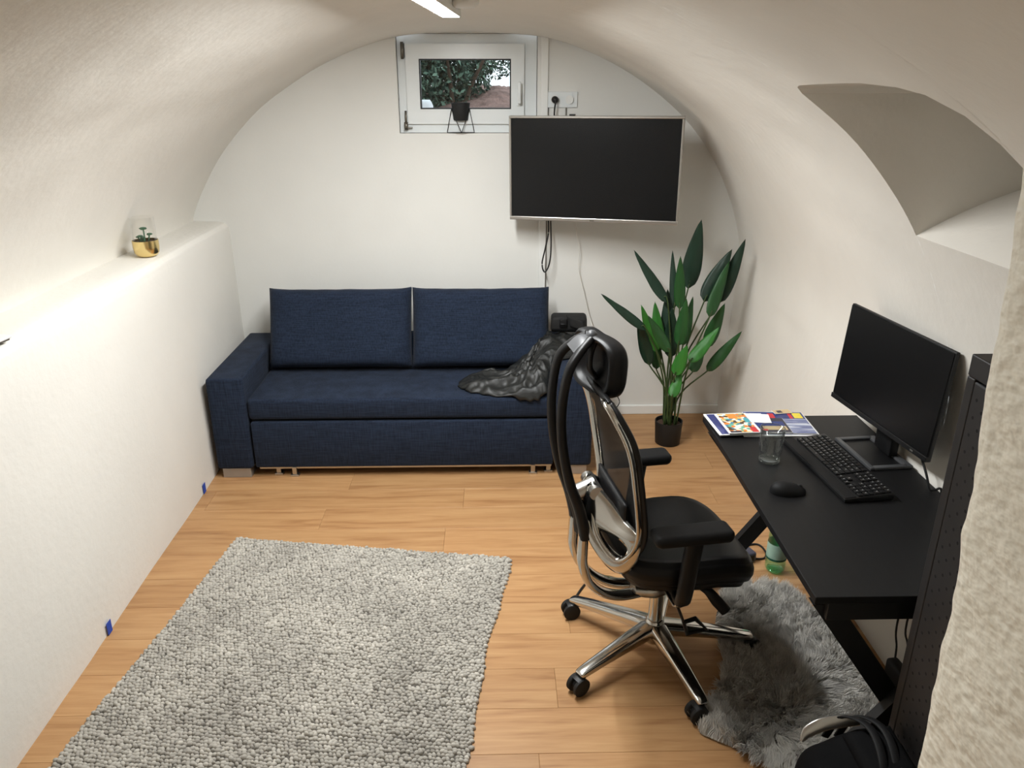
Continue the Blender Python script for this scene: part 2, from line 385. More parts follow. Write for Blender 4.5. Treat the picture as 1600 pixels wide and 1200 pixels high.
# left lower wall with its ledge
def lx(y): return -1.497-.0105*(y-1.8)
def lw(u, v):
    y = FRONT+(BACK-FRONT)*u
    P = [(lx(y), -.02), (lx(y)-.004, .6), (lx(y)-.008, 1.17), (lx(y)-.014, 1.205), (lx(y)-.03, 1.225), (lx(y)-.06, 1.232), (-1.78, 1.236), (-1.95, 1.236)]
    q = v*(len(P)-1); i = min(int(q), len(P)-2); t = q-i
    x = P[i][0]*(1-t)+P[i+1][0]*t; z = P[i][1]*(1-t)+P[i+1][1]*t
    d = .007*nz(y*1.3, z*1.5, 5)+.003*nz(y*5, z*5, 2)
    if y > BACK-.05 or v > .8: d = 0
    return Vector((x+d, y, z+d*.5*(v > .5)))
g = grid(lw, 60, 28)
struct(obj('wall_left', g, 'plaster'))
# right lower wall
def rw(u, v):
    y = FRONT+(BACK-FRONT)*u; P = [(1.46, .905), (1.455, .8), (1.44, .5), (1.415, -.02)]
    q = v*3; i = min(int(q), 2); t = q-i
    return Vector((P[i][0]*(1-t)+P[i+1][0]*t+(.008*nz(y*2, v*2, 8) if 0 < v < 1 else 0), y, P[i][1]*(1-t)+P[i+1][1]*t))
struct(obj('wall_right', (lambda g: (g[0], [q[::-1] for q in g[1]]))(grid(rw, 60, 12)), 'plaster_vault'))
# back wall round the window opening
WX0, WX1, WZ0, WZ1 = -.522, .244, 1.716, 2.228
struct(obj('wall_back', join(box(-2.1, WX0, BACK, 4.9, -.1, 2.5), box(WX1, 2.1, BACK, 4.9, -.1, 2.5), box(WX0, WX1, BACK, 4.9, -.1, WZ0), box(WX0, WX1, BACK, 4.9, WZ1, 2.5)), 'plaster_back', smooth=False))
struct(obj('wall_front', box(-2.1, 2.1, FRONT-.2, FRONT, -.1, 2.5), 'plaster', smooth=False))
# rough jamb of the passage beside the camera
JP = [(-.05, .752), (.5, .742), (.889, .728), (1.308, .711), (1.584, .693), (1.768, .678), (1.874, .673), (2.3, .66)]
def jx(z): return float(np.interp(z, [p[0] for p in JP], [p[1] for p in JP]))
def jf(u, v):
    z = -.03+2.33*v
    # u: from the far face round the corner to the camera side
    pts = [(1.62, 1.0), (.78, 1.0), (.72, 1.0), (.705, .997), (.694, .985), (.69, .965), (.688, .9), (.684, .5), (.68, FRONT)]
    q = u*(len(pts)-1); i = min(int(q), len(pts)-2); t = q-i
    x = pts[i][0]*(1-t)+pts[i+1][0]*t; y = pts[i][1]*(1-t)+pts[i+1][1]*t
    s = jx(z)-.706
    if x > 1.5: s = 0
    d = .0035*nz(y*4, z*6, 1)+.0028*nz(y*11, z*15, 4)+.0022*nz(y*22, z*28, 6)
    return Vector((x+s-d*(x < .75), y+d*.6*(y > .9), z))
struct(obj('wall_jamb', (lambda g: (g[0], [q[::-1] for q in g[1]]))(grid(jf, 160, 260)), 'jamb'))
# floor planks
fl = struct(obj('floor', box(-2.0, 2.0, FRONT, BACK+.1, -.1, -.012), 'rugback', smooth=False))
PW, PL = .192, 1.285
row = 0; y = FRONT-.02
shared = {}
while y < BACK:
    x = -1.62-((row*.47) % 1)*PL; n0 = 0
    while x < 1.6:
        a, b = max(x, -1.6), min(x+PL, 1.55); ye = min(y+PW, BACK+.02)
        if b-a > .03:
            p = obj('plank', box(-(b-a)/2, (b-a)/2, -(ye-y)/2, (ye-y)/2, -.012, 0, .0009, 1), 'wood', fl, smooth=False, loc=((a+b)/2, (y+ye)/2, 0))
        x += PL+.0006
    y += PW+.0006; row += 1
# skirting and cover strip
struct(obj('baseboard_back', box(.5, 1.43, BACK-.014, BACK+.01, 0, .06, .004), 'white', smooth=False))
def rb(u, v):
    yv = 1.0+(BACK-1.02)*u; return Vector((1.415+(0, -.012, -.012, .03)[int(v*3+.01)], yv, (.0, .0, .05, .053)[int(v*3+.01)]))
struct(obj('trim_1', box(.262, .302, BACK-.016, BACK+.01, 0, 2.215, .003), 'white', smooth=False))

# ------------------------------------------------------------------ window
wn = struct(empty('window_1', (0, BACK, WZ0)))
def wrel(g): return shift(g, (0, -BACK, -WZ0))
FY0, FY1 = BACK+.035, BACK+.10
def ring(x0, x1, z0, z1, wd, y0, y1, wt=None, wb=None, wr=None):
    wt = wt or wd; wb = wb or wd
    wr = wr or wd; return join(box(x0, x0+wd, y0, y1, z0, z1), box(x1-wr, x1, y0, y1, z0, z1), box(x0+wd, x1-wr, y0, y1, z0, z0+wb), box(x0+wd, x1-wr, y0, y1, z1-wt, z1))
obj('outer_frame', wrel(ring(WX0+.003, WX1-.003, WZ0+.002, WZ1-.002, 0.055, FY0, FY1, wb=.055, wr=.08)), 'upvc', wn, smooth=False)
SX0, SX1, SZ0, SZ1 = -.474, .172, 1.765, 2.176
obj('sash', wrel(ring(SX0, SX1, SZ0, SZ1, .072, BACK+.012, BACK+.07, wt=.075, wb=.078)), 'upvc', wn, smooth=False)
obj('gasket', wrel(ring(SX0+.07, SX1-.07, SZ0+.076, SZ1-.073, .0085, BACK+.018, BACK+.06)), 'black', wn, smooth=False)
obj('pane', wrel(box(SX0+.074, SX1-.074, BACK+.04, BACK+.044, SZ0+.08, SZ1-.077)), 'pane', wn, smooth=False)
hg = obj('hinge', wrel(join(cyl((-.488, BACK+.006, 2.1), (-.488, BACK+.006, 2.185), .0085), box(-.498, -.478, BACK+.008, BACK+.03, 2.105, 2.18, .003))), 'metalgrey', wn)
hg = obj('hinge', wrel(join(cyl((-.484, BACK+.004, 1.735), (-.484, BACK+.004, 1.775), .011), cyl((-.484, BACK+.004, 1.775), (-.484, BACK+.01, 1.835), .006), box(-.492, -.45, BACK+.0, BACK+.02, 1.742, 1.75, .002))), 'metalgrey', wn)
hd = obj('handle', wrel(join(box(.132, .156, BACK-.002, BACK+.014, 1.86, 1.925, .004), box(.137, .151, BACK-.035, BACK, 1.872, 1.89, .004), box(.135, .153, BACK-.045, BACK-.03, 1.872, 1.985, .005))), 'upvc', wn)
struct(obj('window_sill_board', box(WX0, WX1, BACK-.0, BACK+.1, WZ0-.006, WZ0+.002, .001), 'white', smooth=False, parent=None)) if False else None

# ------------------------------------------------------------------ garden outside
def gy(x, y):
    return 1.74+.02*nz(x*2, y*2, 1)+max(0, (y-5.4))*.025+.13*math.exp(-((x-.05)**2/.05+(y-7.0)**2/.4))+.05*math.exp(-((x+.25)**2/.1+(y-7.0)**2/.5))
gg = grid(lambda u, v: Vector((-3+6*u, 4.9+7*v, gy(-3+6*u, 4.9+7*v)+.03*nz(u*60, v*60)))
          , 110, 110)
tag(obj('garden_ground', gg, 'earth'), kind='structure')
def leaves(n, c, r, size, seed, name, parent, m='bush'):
    rg = np.random.default_rng(seed); p = rg.normal(size=(n, 3)); p /= np.linalg.norm(p, axis=1)[:, None]; p *= rg.random((n, 1))**.4
    p = p*np.array(r)+np.array(c)
    d1 = rg.normal(size=(n, 3)); d1 /= np.linalg.norm(d1, axis=1)[:, None]; d2 = np.cross(d1, rg.normal(size=(n, 3))); d2 /= np.linalg.norm(d2, axis=1)[:, None]
    s = size*(.6+.8*rg.random((n, 1)))
    V = np.stack([p-d1*s, p+d2*s*.4, p+d1*s, p-d2*s*.4], 1).reshape(-1, 3)
    sh = np.repeat(rg.random(n)**2, 4)
    return tag(fastmesh(name, V, np.arange(4*n).reshape(-1, 4), m, parent, sh, False), kind='stuff')
t = thing('garden_shrub', 'dense green garden shrub seen through the small window', 'shrub', (-.3, 6.6, 1.74))
obj('stem', join(*[sweep(catmull([(dx*.1, dy*.1, 0), (dx*.3, dy*.2, .25), (dx*.7, dy*.4, .6)], 4), [.02, .015, .008], n=7) for dx, dy in ((-.5, 0), (.1, .5), (.5, -.3), (-.1, -.6))]), 'bark', t)
leaves(9000, (-.20, .2, .36), (.5, .45, .5), .026, 3, 'foliage', t)
t = thing('garden_tree', 'loose leafy branches of a tree against the white sky outside', 'tree', (.12, 8.2, 1.8))
obj('trunk', sweep(catmull([(-.4, 0, 0), (-.36, 0, .5), (-.2, .05, 1.0)], 5), [.04, .03, .015], n=8), 'bark', t)
leaves(2200, (-.2, 0, .52), (.40, .4, .36), .026, 8, 'foliage', t)
def sackf(u, v):
    a = 2*PI*u; r = .085*(1-.55*v**1.3)*(1+.2*nz(math.cos(a)*2, math.sin(a)*2, v*3)); return Vector((r*math.cos(a), r*.7*math.sin(a), .15*v))
sg = grid(sackf, 20, 8)
tag(obj('white_sack', (sg[0], sg[1]+[tuple(i*9+8 for i in range(20))]), 'sack', loc=(-.445, 5.35, gy(-.445, 5.35)-.01)), 'crumpled white sack lying on the earth outside the window', 'sack')

# ------------------------------------------------------------------ ceiling light
lp = thing('ceiling_light', 'long glowing white tube light fixed under the vault', 'lamp', (-.165, 3.46, 2.276), math.radians(-4))
obj('housing', join(box(-.04, .04, -1.42, 0, -.03, .004, .004), box(-.04, -.034, -1.42, 0, -.046, -.028, .001), box(.034, .04, -1.42, 0, -.046, -.028, .001), box(-.034, .034, -.006, 0, -.046, -.028, .001), box(-.034, .034, -1.42, -1.414, -.046, -.028, .001)), 'white', lp, smooth=False)
obj('diffuser', box(-.034, .034, -1.414, -.006, -.0455, -.03), 'led', lp, smooth=False)
cr = tag(obj('ceiling_rose', lathe([(0, 0), (.035, 0), (.05, .012), (.055, .03)], 24), 'white', loc=(-.10, 3.18, 2.243)), 'small round white cap on the vault beside the tube light', 'ceiling cap')

# ------------------------------------------------------------------ sofa
sf = thing('sofa_bed', 'navy blue fabric sofa bed with square arms and pull out drawer', 'sofa', (-.49, 4.15, 0))
def S(g): return shift(g, (.49, -4.15, 0))
SFX0, SFX1, SFY0, SFY1 = -1.486, .512, 3.752, 4.55
for a, b in ((SFX0, -1.296), (.318, SFX1)):
    obj('arm', S(box(a, b, SFY0, SFY1, .055, .572, .018, 3)), 'blue', sf, auto=40)
obj('back', S(box(-1.294, .316, 4.47, SFY1, .07, .58, .02, 3)), 'blue', sf, auto=40)
def seatf(g):
    return xform(g, lambda p: Vector((p.x, p.y, p.z+(.012*nz(p.x*3, p.y*4, 2)+.008*math.sin((p.x+1.3)*2) if p.z > .4 else 0))))
bm_seat = box(-1.293, .315, 3.762, 4.468, .335, .452, .022, 3)
obj('seat_cushion', S(bm_seat), 'blue', sf, auto=40)
dr = obj('drawer_front', S(box(-1.285, .308, 3.756, 3.80, .06, .325, .012, 2)), 'blue', sf, auto=40)
obj('drawer_rail', S(box(-1.27, .30, 3.775, 3.80, .045, .06, .002)), 'alu', dr, smooth=False)
obj('base_box', S(box(-1.285, .308, 3.80, 4.36, .08, .33)), 'black', sf, smooth=False)
for a, yy0 in ((-1.465, 3.765), (.34, 3.765), (-1.465, 4.42), (.34, 4.42)):
    obj('foot', S(box(a, a+.15, yy0, yy0+.1, 0, .055, .003)), 'foot', sf, smooth=False)
for x in (-1.175, -1.085, .20, .285):
    k = .02 if x in (-1.175, .285) else 0
    obj('drawer_glide', S(join(box(x-.012, x+.012, 3.77+k, 3.80+k, .012, .055, .002), box(x-.022, x+.022, 3.766+k, 3.80+k, 0, .012, .002))), 'alu', sf, smooth=False)
def back_cushion(x0, x1, lab, seed):
    cx, wd = (x0+x1)/2, (x1-x0)
    hgt, th = .448, .085
    g = cushion(wd/2, hgt/2, th, 30, 9, .22, .03)
    tilt = math.radians(68)
    def f(p):
        p = Vector((p.x, p.y, p.z+.012*nz(p.x*4, p.y*4, seed)*(1 if abs(p.z) > .03 else 0)))
        if p.y > hgt*.4: p.y += .008*(abs(p.x)/(wd/2))**10-.003+.004*nz(p.x*9, 0, seed)
        return Vector((p.x, p.y*math.cos(tilt)-p.z*math.sin(tilt), p.y*math.sin(tilt)+p.z*math.cos(tilt)))
    o = obj('sofa_cushion', xform(g, f), 'blue', loc=(cx, 4.282, .677))
    return tag(o, lab, 'cushion')
back_cushion(-1.276, -.474, 'navy back cushion leaning beside the sofa arm against the white wall', 3)
back_cushion(-.468, .310, 'navy back cushion standing behind the dark crumpled jacket', 11)

# ------------------------------------------------------------------ jacket and pouch on the sofa
def support(x, y):
    s = .454
    t = min(1, max(0, (x-.0)/.3)); t = t*t*(3-2*t)
    s += .155*t*(.1+.9*min(1, max(0, (y-3.76)/.36)))
    if x > .3: s = max(s, .574)
    return s
JO = [(-.2, 3.97), (-.17, 3.86), (-.07, 3.80), (.06, 3.762), (.2, 3.748), (.265, 3.765), (.285, 3.85), (.31, 3.96), (.42, 4.02), (.53, 4.12), (.53, 4.3), (.46, 4.37), (.36, 4.35), (.325, 4.24), (.24, 4.14), (.1, 4.13), (-.02, 4.12), (-.12, 4.09)]
JC = catmull([(x, y, 0) for x, y in JO], 11, True)
jc = Vector((.17, 3.97, 0)); nj = len(JC); V_ = []; F_ = []; NR = 60
for r in range(1, NR+1):
    t = r/NR
    for i, p in enumerate(JC):
        q = jc+(p-jc)*t
        wob = 1+.05*nz(i*.13, t*3, 2)*t+.045*nz(i*.33, t*2, 7)*t
        q = jc+(q-jc)*wob
        th = .028*(max(0, 1-t**4))**.6+.004+.006*max(0, nz(i*.21, 1, 8))*t
        wr = 0
        for k, (fx, fy, am, sd) in enumerate(((5, 7, .034, 1), (9, 15, .024, 5), (22, 30, .010, 9))):
            wx, wy = q.x+.05*nz(q.x*6, q.y*6, 20), q.y+.05*nz(q.x*6, q.y*6, 30)
            wr += am*(.8-2.6*abs(nz(wx*fx+wy*2.5, wy*fy-wx*3, sd)))
        an_ = math.atan2(q.y-jc.y, q.x-jc.x); wr += .020*t*t*(1-2*abs(math.sin(an_*5.5+2.2*nz(q.x*5, q.y*5, 3)+4*t)))
        z = support(q.x, q.y)+max(.004, th+wr*(1-t**9)*.62)
        if q.y < 3.76 and q.x < .3: z -= (3.76-q.y)*2.2
        V_.append((q.x, q.y, z))
V_.append((jc.x, jc.y, support(jc.x, jc.y)+.055))
for r in range(NR-1):
    for i in range(nj): F_.append((r*nj+i, (r+1)*nj+i, (r+1)*nj+(i+1) % nj, r*nj+(i+1) % nj))
for i in range(nj): F_.append((len(V_)-1, i, (i+1) % nj))
jk = tag(obj('jacket', (V_, F_), 'jacket'), 'crumpled black jacket thrown over the sofa seat and arm', 'jacket')
m = jk.modifiers.new('thick', 'SOLIDIFY'); m.thickness = .006; m.offset = -1
pb = thing('belt_pouch', 'small black pouch with buckle lying on the sofa arm', 'bag', (.43, 4.27, .662), math.radians(-4))
obj('body', xform(box(-.11, .095, -.05, .06, 0, .092, .018, 3), lambda p: Vector((p.x*(1-.9*max(0, p.z-.05)*(p.x > 0)), p.y, p.z-.006*(p.x/.1)**2))), 'pouch', pb, auto=50)
obj('flap', xform(cushion(.05, .034, .011, 14, 4, .35), lambda p: Vector((p.x+.035+p.y*-.35, -.056-p.z, .052+p.y-p.x*.38))), 'pouch', pb, auto=60)
bk = obj('buckle', box(-.062, -.018, -.064, -.046, .03, .08, .006, 2), 'blacksoft', pb)
obj('buckle_bar', box(-.058, -.022, -.070, -.062, .044, .056, .003, 1), 'black', bk)
obj('strap', box(-.105, .085, -.054, -.048, .006, .02, .003, 1), 'canvas', pb)

# ------------------------------------------------------------------ television
tl, tr_ = onY(795, 181, 4.40), onY(1070, 181, 4.15)
bl, br = onY(798, 342, 4.40), onY(1060, 352, 4.15)
tc_ = (tl+tr_+bl+br)/4
ex = ((tr_-tl)+(br-bl)).normalized(); ez0 = ((tl-bl)+(tr_-br)).normalized(); ey = ez0.cross(ex).normalized(); ez = ex.cross(ey).normalized()
TW, TH = ((tr_-tl).length+(br-bl).length)/2, ((tl-bl).length+(tr_-br).length)/2
tv = thing('television', 'wall mounted flat television with silver bezel and dark screen', 'television', tc_)
def T(g): return xform(g, lambda p: ex*p.x+ey*p.y+ez*p.z)
hw, hh = TW/2, TH/2
obj('bezel', T(join(box(-hw, hw, -.012, .03, hh-.013, hh, .003), box(-hw, hw, -.012, .03, -hh, -hh+.02, .003), box(-hw, -hw+.012, -.012, .03, -hh+.02, hh-.013, .003), box(hw-.012, hw, -.012, .03, -hh+.02, hh-.013, .003))), 'silver', tv, smooth=False)
obj('screen', T(box(-hw+.01, hw-.01, -.004, .01, -hh+.018, hh-.011)), 'screen', tv, smooth=False)
obj('back_shell', T(join(box(-hw+.006, hw-.006, .01, .035, -hh+.006, hh-.006, .008), box(-.3, .3, .03, .065, -.22, .12, .02))), 'black', tv, auto=40)
obj('badge', T(box(-.012, .012, -.0135, -.0115, -hh+.006, -hh+.012)), 'metalgrey', tv, smooth=False)
obj('tilt_bracket', T(join(box(-.11, -.08, .06, .085, -.12, .12, .003), box(.08, .11, .06, .085, -.12, .12, .003), box(-.1, .1, .075, .09, -.04, .04, .003))), 'deskframe', tv, smooth=False)
p0 = ey*.09; p1 = Vector((.55, 4.50, 1.55))-tc_; p2 = Vector((.50, BACK-.005, 1.55))-tc_
obj('wall_arm', join(sweep([p0, p1, p2-Vector((0, .022, 0))], .02, .015, ref=(0, 0, 1), n=8), shift(box(-.05, .05, -.012, .004, -.1, .1, .003), p2)), 'deskframe', tv, auto=40)
obj('sensor_clip', T(box(-.135, -.105, -.005, .02, hh, hh+.008, .002)), 'black', tv, smooth=False)
# sockets
sk = thing('double_socket', 'white double wall socket beside the window', 'socket', (.382, BACK, 1.893))
obj('cover_plate', box(-.084, .084, -.011, 0, -.042, .042, .004), 'upvc', sk, smooth=False)
for x in (-.042, .038):
    s_ = obj('socket_insert', join(*[shift(xform(lathe([(.021, 0), (.0225, .003), (.0195, .003), (.0195, -.006), (0, -.006)], 28), lambda p: Vector((p.x, -p.z, p.y))), (x, -.019, 0))]), 'white', sk, auto=40)
    obj('contact', join(*[box(x-.0042+d[0], x+.0042+d[0], -.0165, -.0115, d[1]-.0042, d[1]+.0042) for d in ((-.0095, 0), (.0095, 0), (0, .016), (0, -.016))]), 'black', s_, smooth=False)
pl_ = thing('power_plug', 'black plug with its cord in the wall socket', 'plug', (.34, BACK-.014, 1.893))
obj('plug_body', xform(lathe([(.0, .045), (.011, .045), (.013, .03), (.0185, .024), (.0185, .004), (.016, 0)], 20), lambda p: Vector((p.x, -p.z, p.y))), 'cable', pl_)
obj('cord', sweep(catmull([(0, -.04, -.002), (0, -.046, -.02), (-.004, -.04, -.06), (.0, -.04, -.12), (.03, -.04, -.2)], 5), .0042, n=8), 'cable', pl_)
tag(obj('tv_cable', sweep(catmull([onY(856, 330, 4.48), onY(857, 362, 4.48), onY(852, 388, 4.48), onY(847, 412, 4.48), onY(851, 425, 4.48), onY(858, 413, 4.48), onY(861, 385, 4.48), onY(860, 330, 4.48)], 8), .0042, n=8), 'cable'), 'looped black cable hanging below the television', 'cable')
tag(obj('antenna_cable', sweep([Vector((.306, BACK-.006, 1.85)), Vector((.306, BACK-.006, 1.5)), Vector((.306, BACK-.006, .3))], .003, n=8), 'greycable'), 'thin grey cable running straight down beside the white cover strip', 'cable')
tag(obj('white_wire', sweep(catmull([onY(898, 340, 4.5), onY(900, 360, 4.5), onY(905, 390, 4.53), onY(904, 420, 4.55), onY(912, 455, 4.55), onY(920, 490, 4.55), onY(926, 510, 4.5)], 8), .0022, n=8), 'whitecable'), 'loose white wire dangling behind the television towards the sofa', 'cable')
tag(obj('socket_drop_cable', sweep([Vector((.405, BACK-.006, 1.852)), Vector((.405, BACK-.006, 1.6))], .004, n=8), 'greycable'), 'short grey cable leaving the underside of the double socket', 'cable')

# ------------------------------------------------------------------ wire planter in the window
wp = thing('wire_planter', 'black tapered pot held in a geometric wire stand in the window', 'planter', (-.18, 4.600, WZ0+.001))
WPY = 4.600
pot = shift(lathe([(0, .055), (.038, .055), (.041, .06), (.05, .128), (.053, .148), (.048, .148), (.044, .13), (.0, .128)], 28), (0, -.012, .012))
obj('pot', pot, 'pot', wp, auto=50)
bt = [(-.078, -.004, 0), (.004, -.045, 0), (.074, -.004, 0), (0, .008, 0)]
tp = [(-.05, -.03, .125), (.05, -.03, .125), (.05, .012, .125), (-.05, .012, .125)]
wires = [(bt[0], bt[1]), (bt[1], bt[2]), (bt[2], bt[3]), (bt[3], bt[0]), (bt[0], tp[0]), (bt[0], tp[3]), (bt[1], tp[0]), (bt[1], tp[1]), (bt[2], tp[1]), (bt[2], tp[2]), (tp[0], tp[1]), (tp[1], tp[2]), (tp[2], tp[3]), (tp[3], tp[0]), ((-.03, -.036, .06), (.004, -.045, 0)), ]
for a, b in wires[:-1]:
    obj('wire', shift(cyl(a, b, .0022, 6), (0, 0, .0022)), 'black', wp)

# ------------------------------------------------------------------ succulent on the ledge
sp = onZ(227, 403, 1.236)
su = thing('succulent_planter', 'gold cup with a glass cylinder and tiny succulent on the ledge', 'planter', (sp.x-.005, sp.y+.04, 1.236))
obj('cup', lathe([(0, 0), (.03, 0), (.045, .006), (.054, .02), (.057, .045), (.057, .075), (.054, .075), (.054, .06), (0, .06)], 40), 'gold', su, auto=50)
obj('glass_cylinder', lathe([(.052, .062), (.053, .18), (.0505, .18), (.0498, .062)], 40, close=False), 'thinglass', su)
obj('soil', lathe([(.051, .058), (.05, .066), (0, .07)], 24), 'soil', su)
for x, y, z, r in ((.0, 0, .125, .022), (.02, .01, .098, .018), (-.014, -.01, .093, .016), (-.032, .005, .086, .013), (.004, -.02, .09, .012)):
    st = obj('stem', sweep([(x*.6, y*.6, .066), (x, y, z)], .0035, n=6), 'succulent', su)
    lv = []
    for k in range(16):
        a = k*2.4; rr = r*(.35+.65*k/16); el = .9-.9*k/16
        d = Vector((math.cos(a)*math.cos(el), math.sin(a)*math.cos(el), math.sin(el)))
        lv.append(shift(sweep([d*.001, d*rr*.6, d*rr], [.003, r*.34, .002], [.002, r*.2, .001], ref=(-math.sin(a), math.cos(a), 0), n=6), (x, y, z)))
    obj('rosette', join(*lv), 'succulent', st)
# object end at the ledge, blue tape
lo = onZ(0, 529, 1.236)
lt = thing('slim_box', 'pale slim box end with dark underside lying on the ledge', 'box', (lo.x-.02, lo.y-.1, 1.236), math.radians(-9))
obj('lid', box(-.05, .05, -.1, .1, .006, .016, .003), 'paper', lt, smooth=False)
obj('tray', box(-.046, .046, -.095, .094, 0, .006, .002), 'metalgrey', lt, smooth=False)
def tape(y, lab):
    o = obj('tape_strip', box(-.0, .0016, -.017, .017, .002, .055, .0004, 1), 'tape', smooth=False, loc=(lx(y)+.0065, y, 0)); tag(o, lab, 'tape')
tape(2.50, 'blue tape strip on the wall base beside the grey rug')
tape(3.60, 'blue tape strip on the wall base near the sofa foot')

# ------------------------------------------------------------------ plant
PX, PY = 1.012, 4.15
pt = thing('artificial_plant', 'tall plant with pointed green leaves in a black pot', 'plant', (PX, PY, 0))
obj('pot', lathe([(0, 0), (.068, 0), (.072, .004), (.08, .135), (.08, .142), (.075, .142), (.074, .12), (0, .12)], 36), 'pot', pt, auto=50)
obj('soil', lathe([(.0735, .116), (.07, .122), (0, .125)], 24), 'soil', pt)
LV = [((525, 395), (588, 70), 80, 'leafdark', .10), ((430, 460), (272, 212), 46, 'leafdark', .0), ((332, 588), (118, 418), 40, 'leafdark', -.1), ((460, 490), (452, 215), 34, 'leafdark', .05),
      ((485, 490), (490, 240), 48, 'leafmid', -.03), ((600, 455), (732, 208), 76, 'leafdark', .0), ((668, 462), (795, 160), 62, 'leafdark', .08), ((625, 528), (720, 262), 54, 'leafmid', -.06),
      ((612, 672), (698, 462), 62, 'leafmid', .02), ((530, 738), (672, 572), 56, 'leaflight', -.1), ((612, 782), (778, 592), 50, 'leafmid', -.02), ((545, 785), (604, 640), 60, 'leafmid', -.03),
      ((462, 800), (522, 658), 58, 'leaflight', -.14), ((448, 902), (494, 785), 50, 'leaflight', -.16), ((345, 754), (288, 530), 58, 'leafdark', .0), ((377, 772), (372, 600), 46, 'leafmid', .06),
      ((378, 692), (305, 470), 48, 'leaflight', -.02), ((398, 684), (370, 454), 58, 'leaflight', .06), ((440, 692), (338, 520), 50, 'leafmid', -.12), ((428, 640), (430, 396), 62, 'leafdark', .1),
      ((478, 662), (518, 440), 58, 'leafmid', -.08), ((500, 662), (548, 430), 44, 'leafmid', .0), ((438, 720), (452, 480), 64, 'leafdark', .03)]
for i, (b, tpx, wd, mt, off) in enumerate(LV):
    Y = PY-.0+off
    B = onY(900+b[0]/3, 320+b[1]/3, Y); Tt = onY(900+tpx[0]/3, 320+tpx[1]/3, Y+(.05 if i % 2 else -.04))
    B -= Vector((PX, PY, 0)); Tt -= Vector((PX, PY, 0))
    w_ = wd/3*4.0/F/2*1.25
    L_ = (Tt-B); view = (Vector((PX, PY, .7))-CP).normalized()
    side = L_.cross(view).normalized(); nrm = side.cross(L_).normalized()
    tw = random.uniform(-.35, .35); side, nrm = side*math.cos(tw)+nrm*math.sin(tw), nrm*math.cos(tw)-side*math.sin(tw)
    def lf(u, v, B=B, L_=L_, side=side, nrm=nrm, w_=w_, i=i):
        wid = w_*(math.sin(PI*min(1, u**.62))**.75 if u < 1 else 0)*(1-.12*u)
        s = 2*v-1
        return B+L_*u+side*(wid*s)-nrm*(-.25*wid*abs(s)+.05*L_.length*(u-.5)**2-.012*L_.length)+nrm*(.006*nz(u*5, v*5, i))
    lo_ = obj('leaf', grid(lf, 14, 6), mt, pt)
    sm = lo_.modifiers.new('thick', 'SOLIDIFY'); sm.thickness = .0015
    root = Vector((random.uniform(-.04, .04)+B.x*.06, random.uniform(-.04, .04), .115))
    ctrl = root+(B-root)*.5+Vector((-(B.x-root.x)*.22, 0, .03))
    obj('leaf_stem', sweep(catmull([root, ctrl, B, B+L_*.12], 5), [.0055, .005, .004, .002], n=7), 'stem', lo_)

# ------------------------------------------------------------------ desk
DX0, DX1, DY0, DY1, DZ = .824, 1.44, 1.662, 2.825, .75
dk = thing('desk', 'black desk with crossed legs against the white side wall', 'desk', ((DX0+DX1)/2, (DY0+DY1)/2, 0))
def D(g): return shift(g, (-(DX0+DX1)/2, -(DY0+DY1)/2, 0))
obj('tabletop', D(box(DX0, DX1, DY0, DY1, DZ-.022, DZ, .002)), 'desk', dk, smooth=False)
for y in (DY0+.035, DY1-.07):
    obj('top_beam', D(box(DX0+.045, DX1-.04, y-.02, y+.02, DZ-.085, DZ-.022, .002)), 'deskframe', dk, smooth=False)
    for (xa, xb) in ((DX0+.05, 1.37), (1.34, DX0+.03)):
        yo = y+(.017 if xa < xb else -.017)
        def bar(p0, p1, wdt, thk):
            p0, p1 = Vector(p0), Vector(p1); d = (p1-p0).normalized(); s = Vector((0, 1, 0)); n = d.cross(s)
            V = []
            for p, horiz in ((p0, 1), (p1, 1)):
                for a, b in ((-1, -1), (1, -1), (1, 1), (-1, 1)):
                    q = p+s*(thk*a)+n*(wdt*b); q = q-d*((q.z-p.z)/d.z); V.append(q)
            return V, [(3, 2, 1, 0), (4, 5, 6, 7), (0, 1, 5, 4), (1, 2, 6, 5), (2, 3, 7, 6), (3, 0, 4, 7)]
        obj('leg', D(bar((xa, yo, DZ-.05), (xb, yo, .0), .03, .016)), 'deskframe', dk, smooth=False)
obj('rear_beam', D(box(1.33, 1.37, DY0+.05, DY1-.05, DZ-.07, DZ-.022, .002)), 'deskframe', dk, smooth=False)

# ------------------------------------------------------------------ monitor
k = 1.05
def cs(p): return CP+(Vector(p)-CP)*k
mbl, mbr = cs((1.23, 2.616, .922)), cs((1.30, 2.081, .922)); mtl, mtr = cs((1.25, 2.63, 1.272)), cs((1.32, 2.086, 1.258))
mc = (mbl+mbr+mtl+mtr)/4; mx_ = (mbr-mbl).normalized(); mz = ((mtl-mbl)+(mtr-mbr)).normalized(); my = mz.cross(mx_).normalized(); mz = mx_.cross(my)
mw, mh = (mbr-mbl).length, (mtl-mbl).length
base_c = Vector((1.345, 2.48, DZ))
mn = thing('computer_monitor', 'black flat computer monitor on the desk facing the chair', 'monitor', base_c)
def Mo(g): return xform(g, lambda p: mc-base_c+mx_*p.x+my*p.y+mz*p.z)
if my.x > 0: sgn = 1
else: sgn = -1
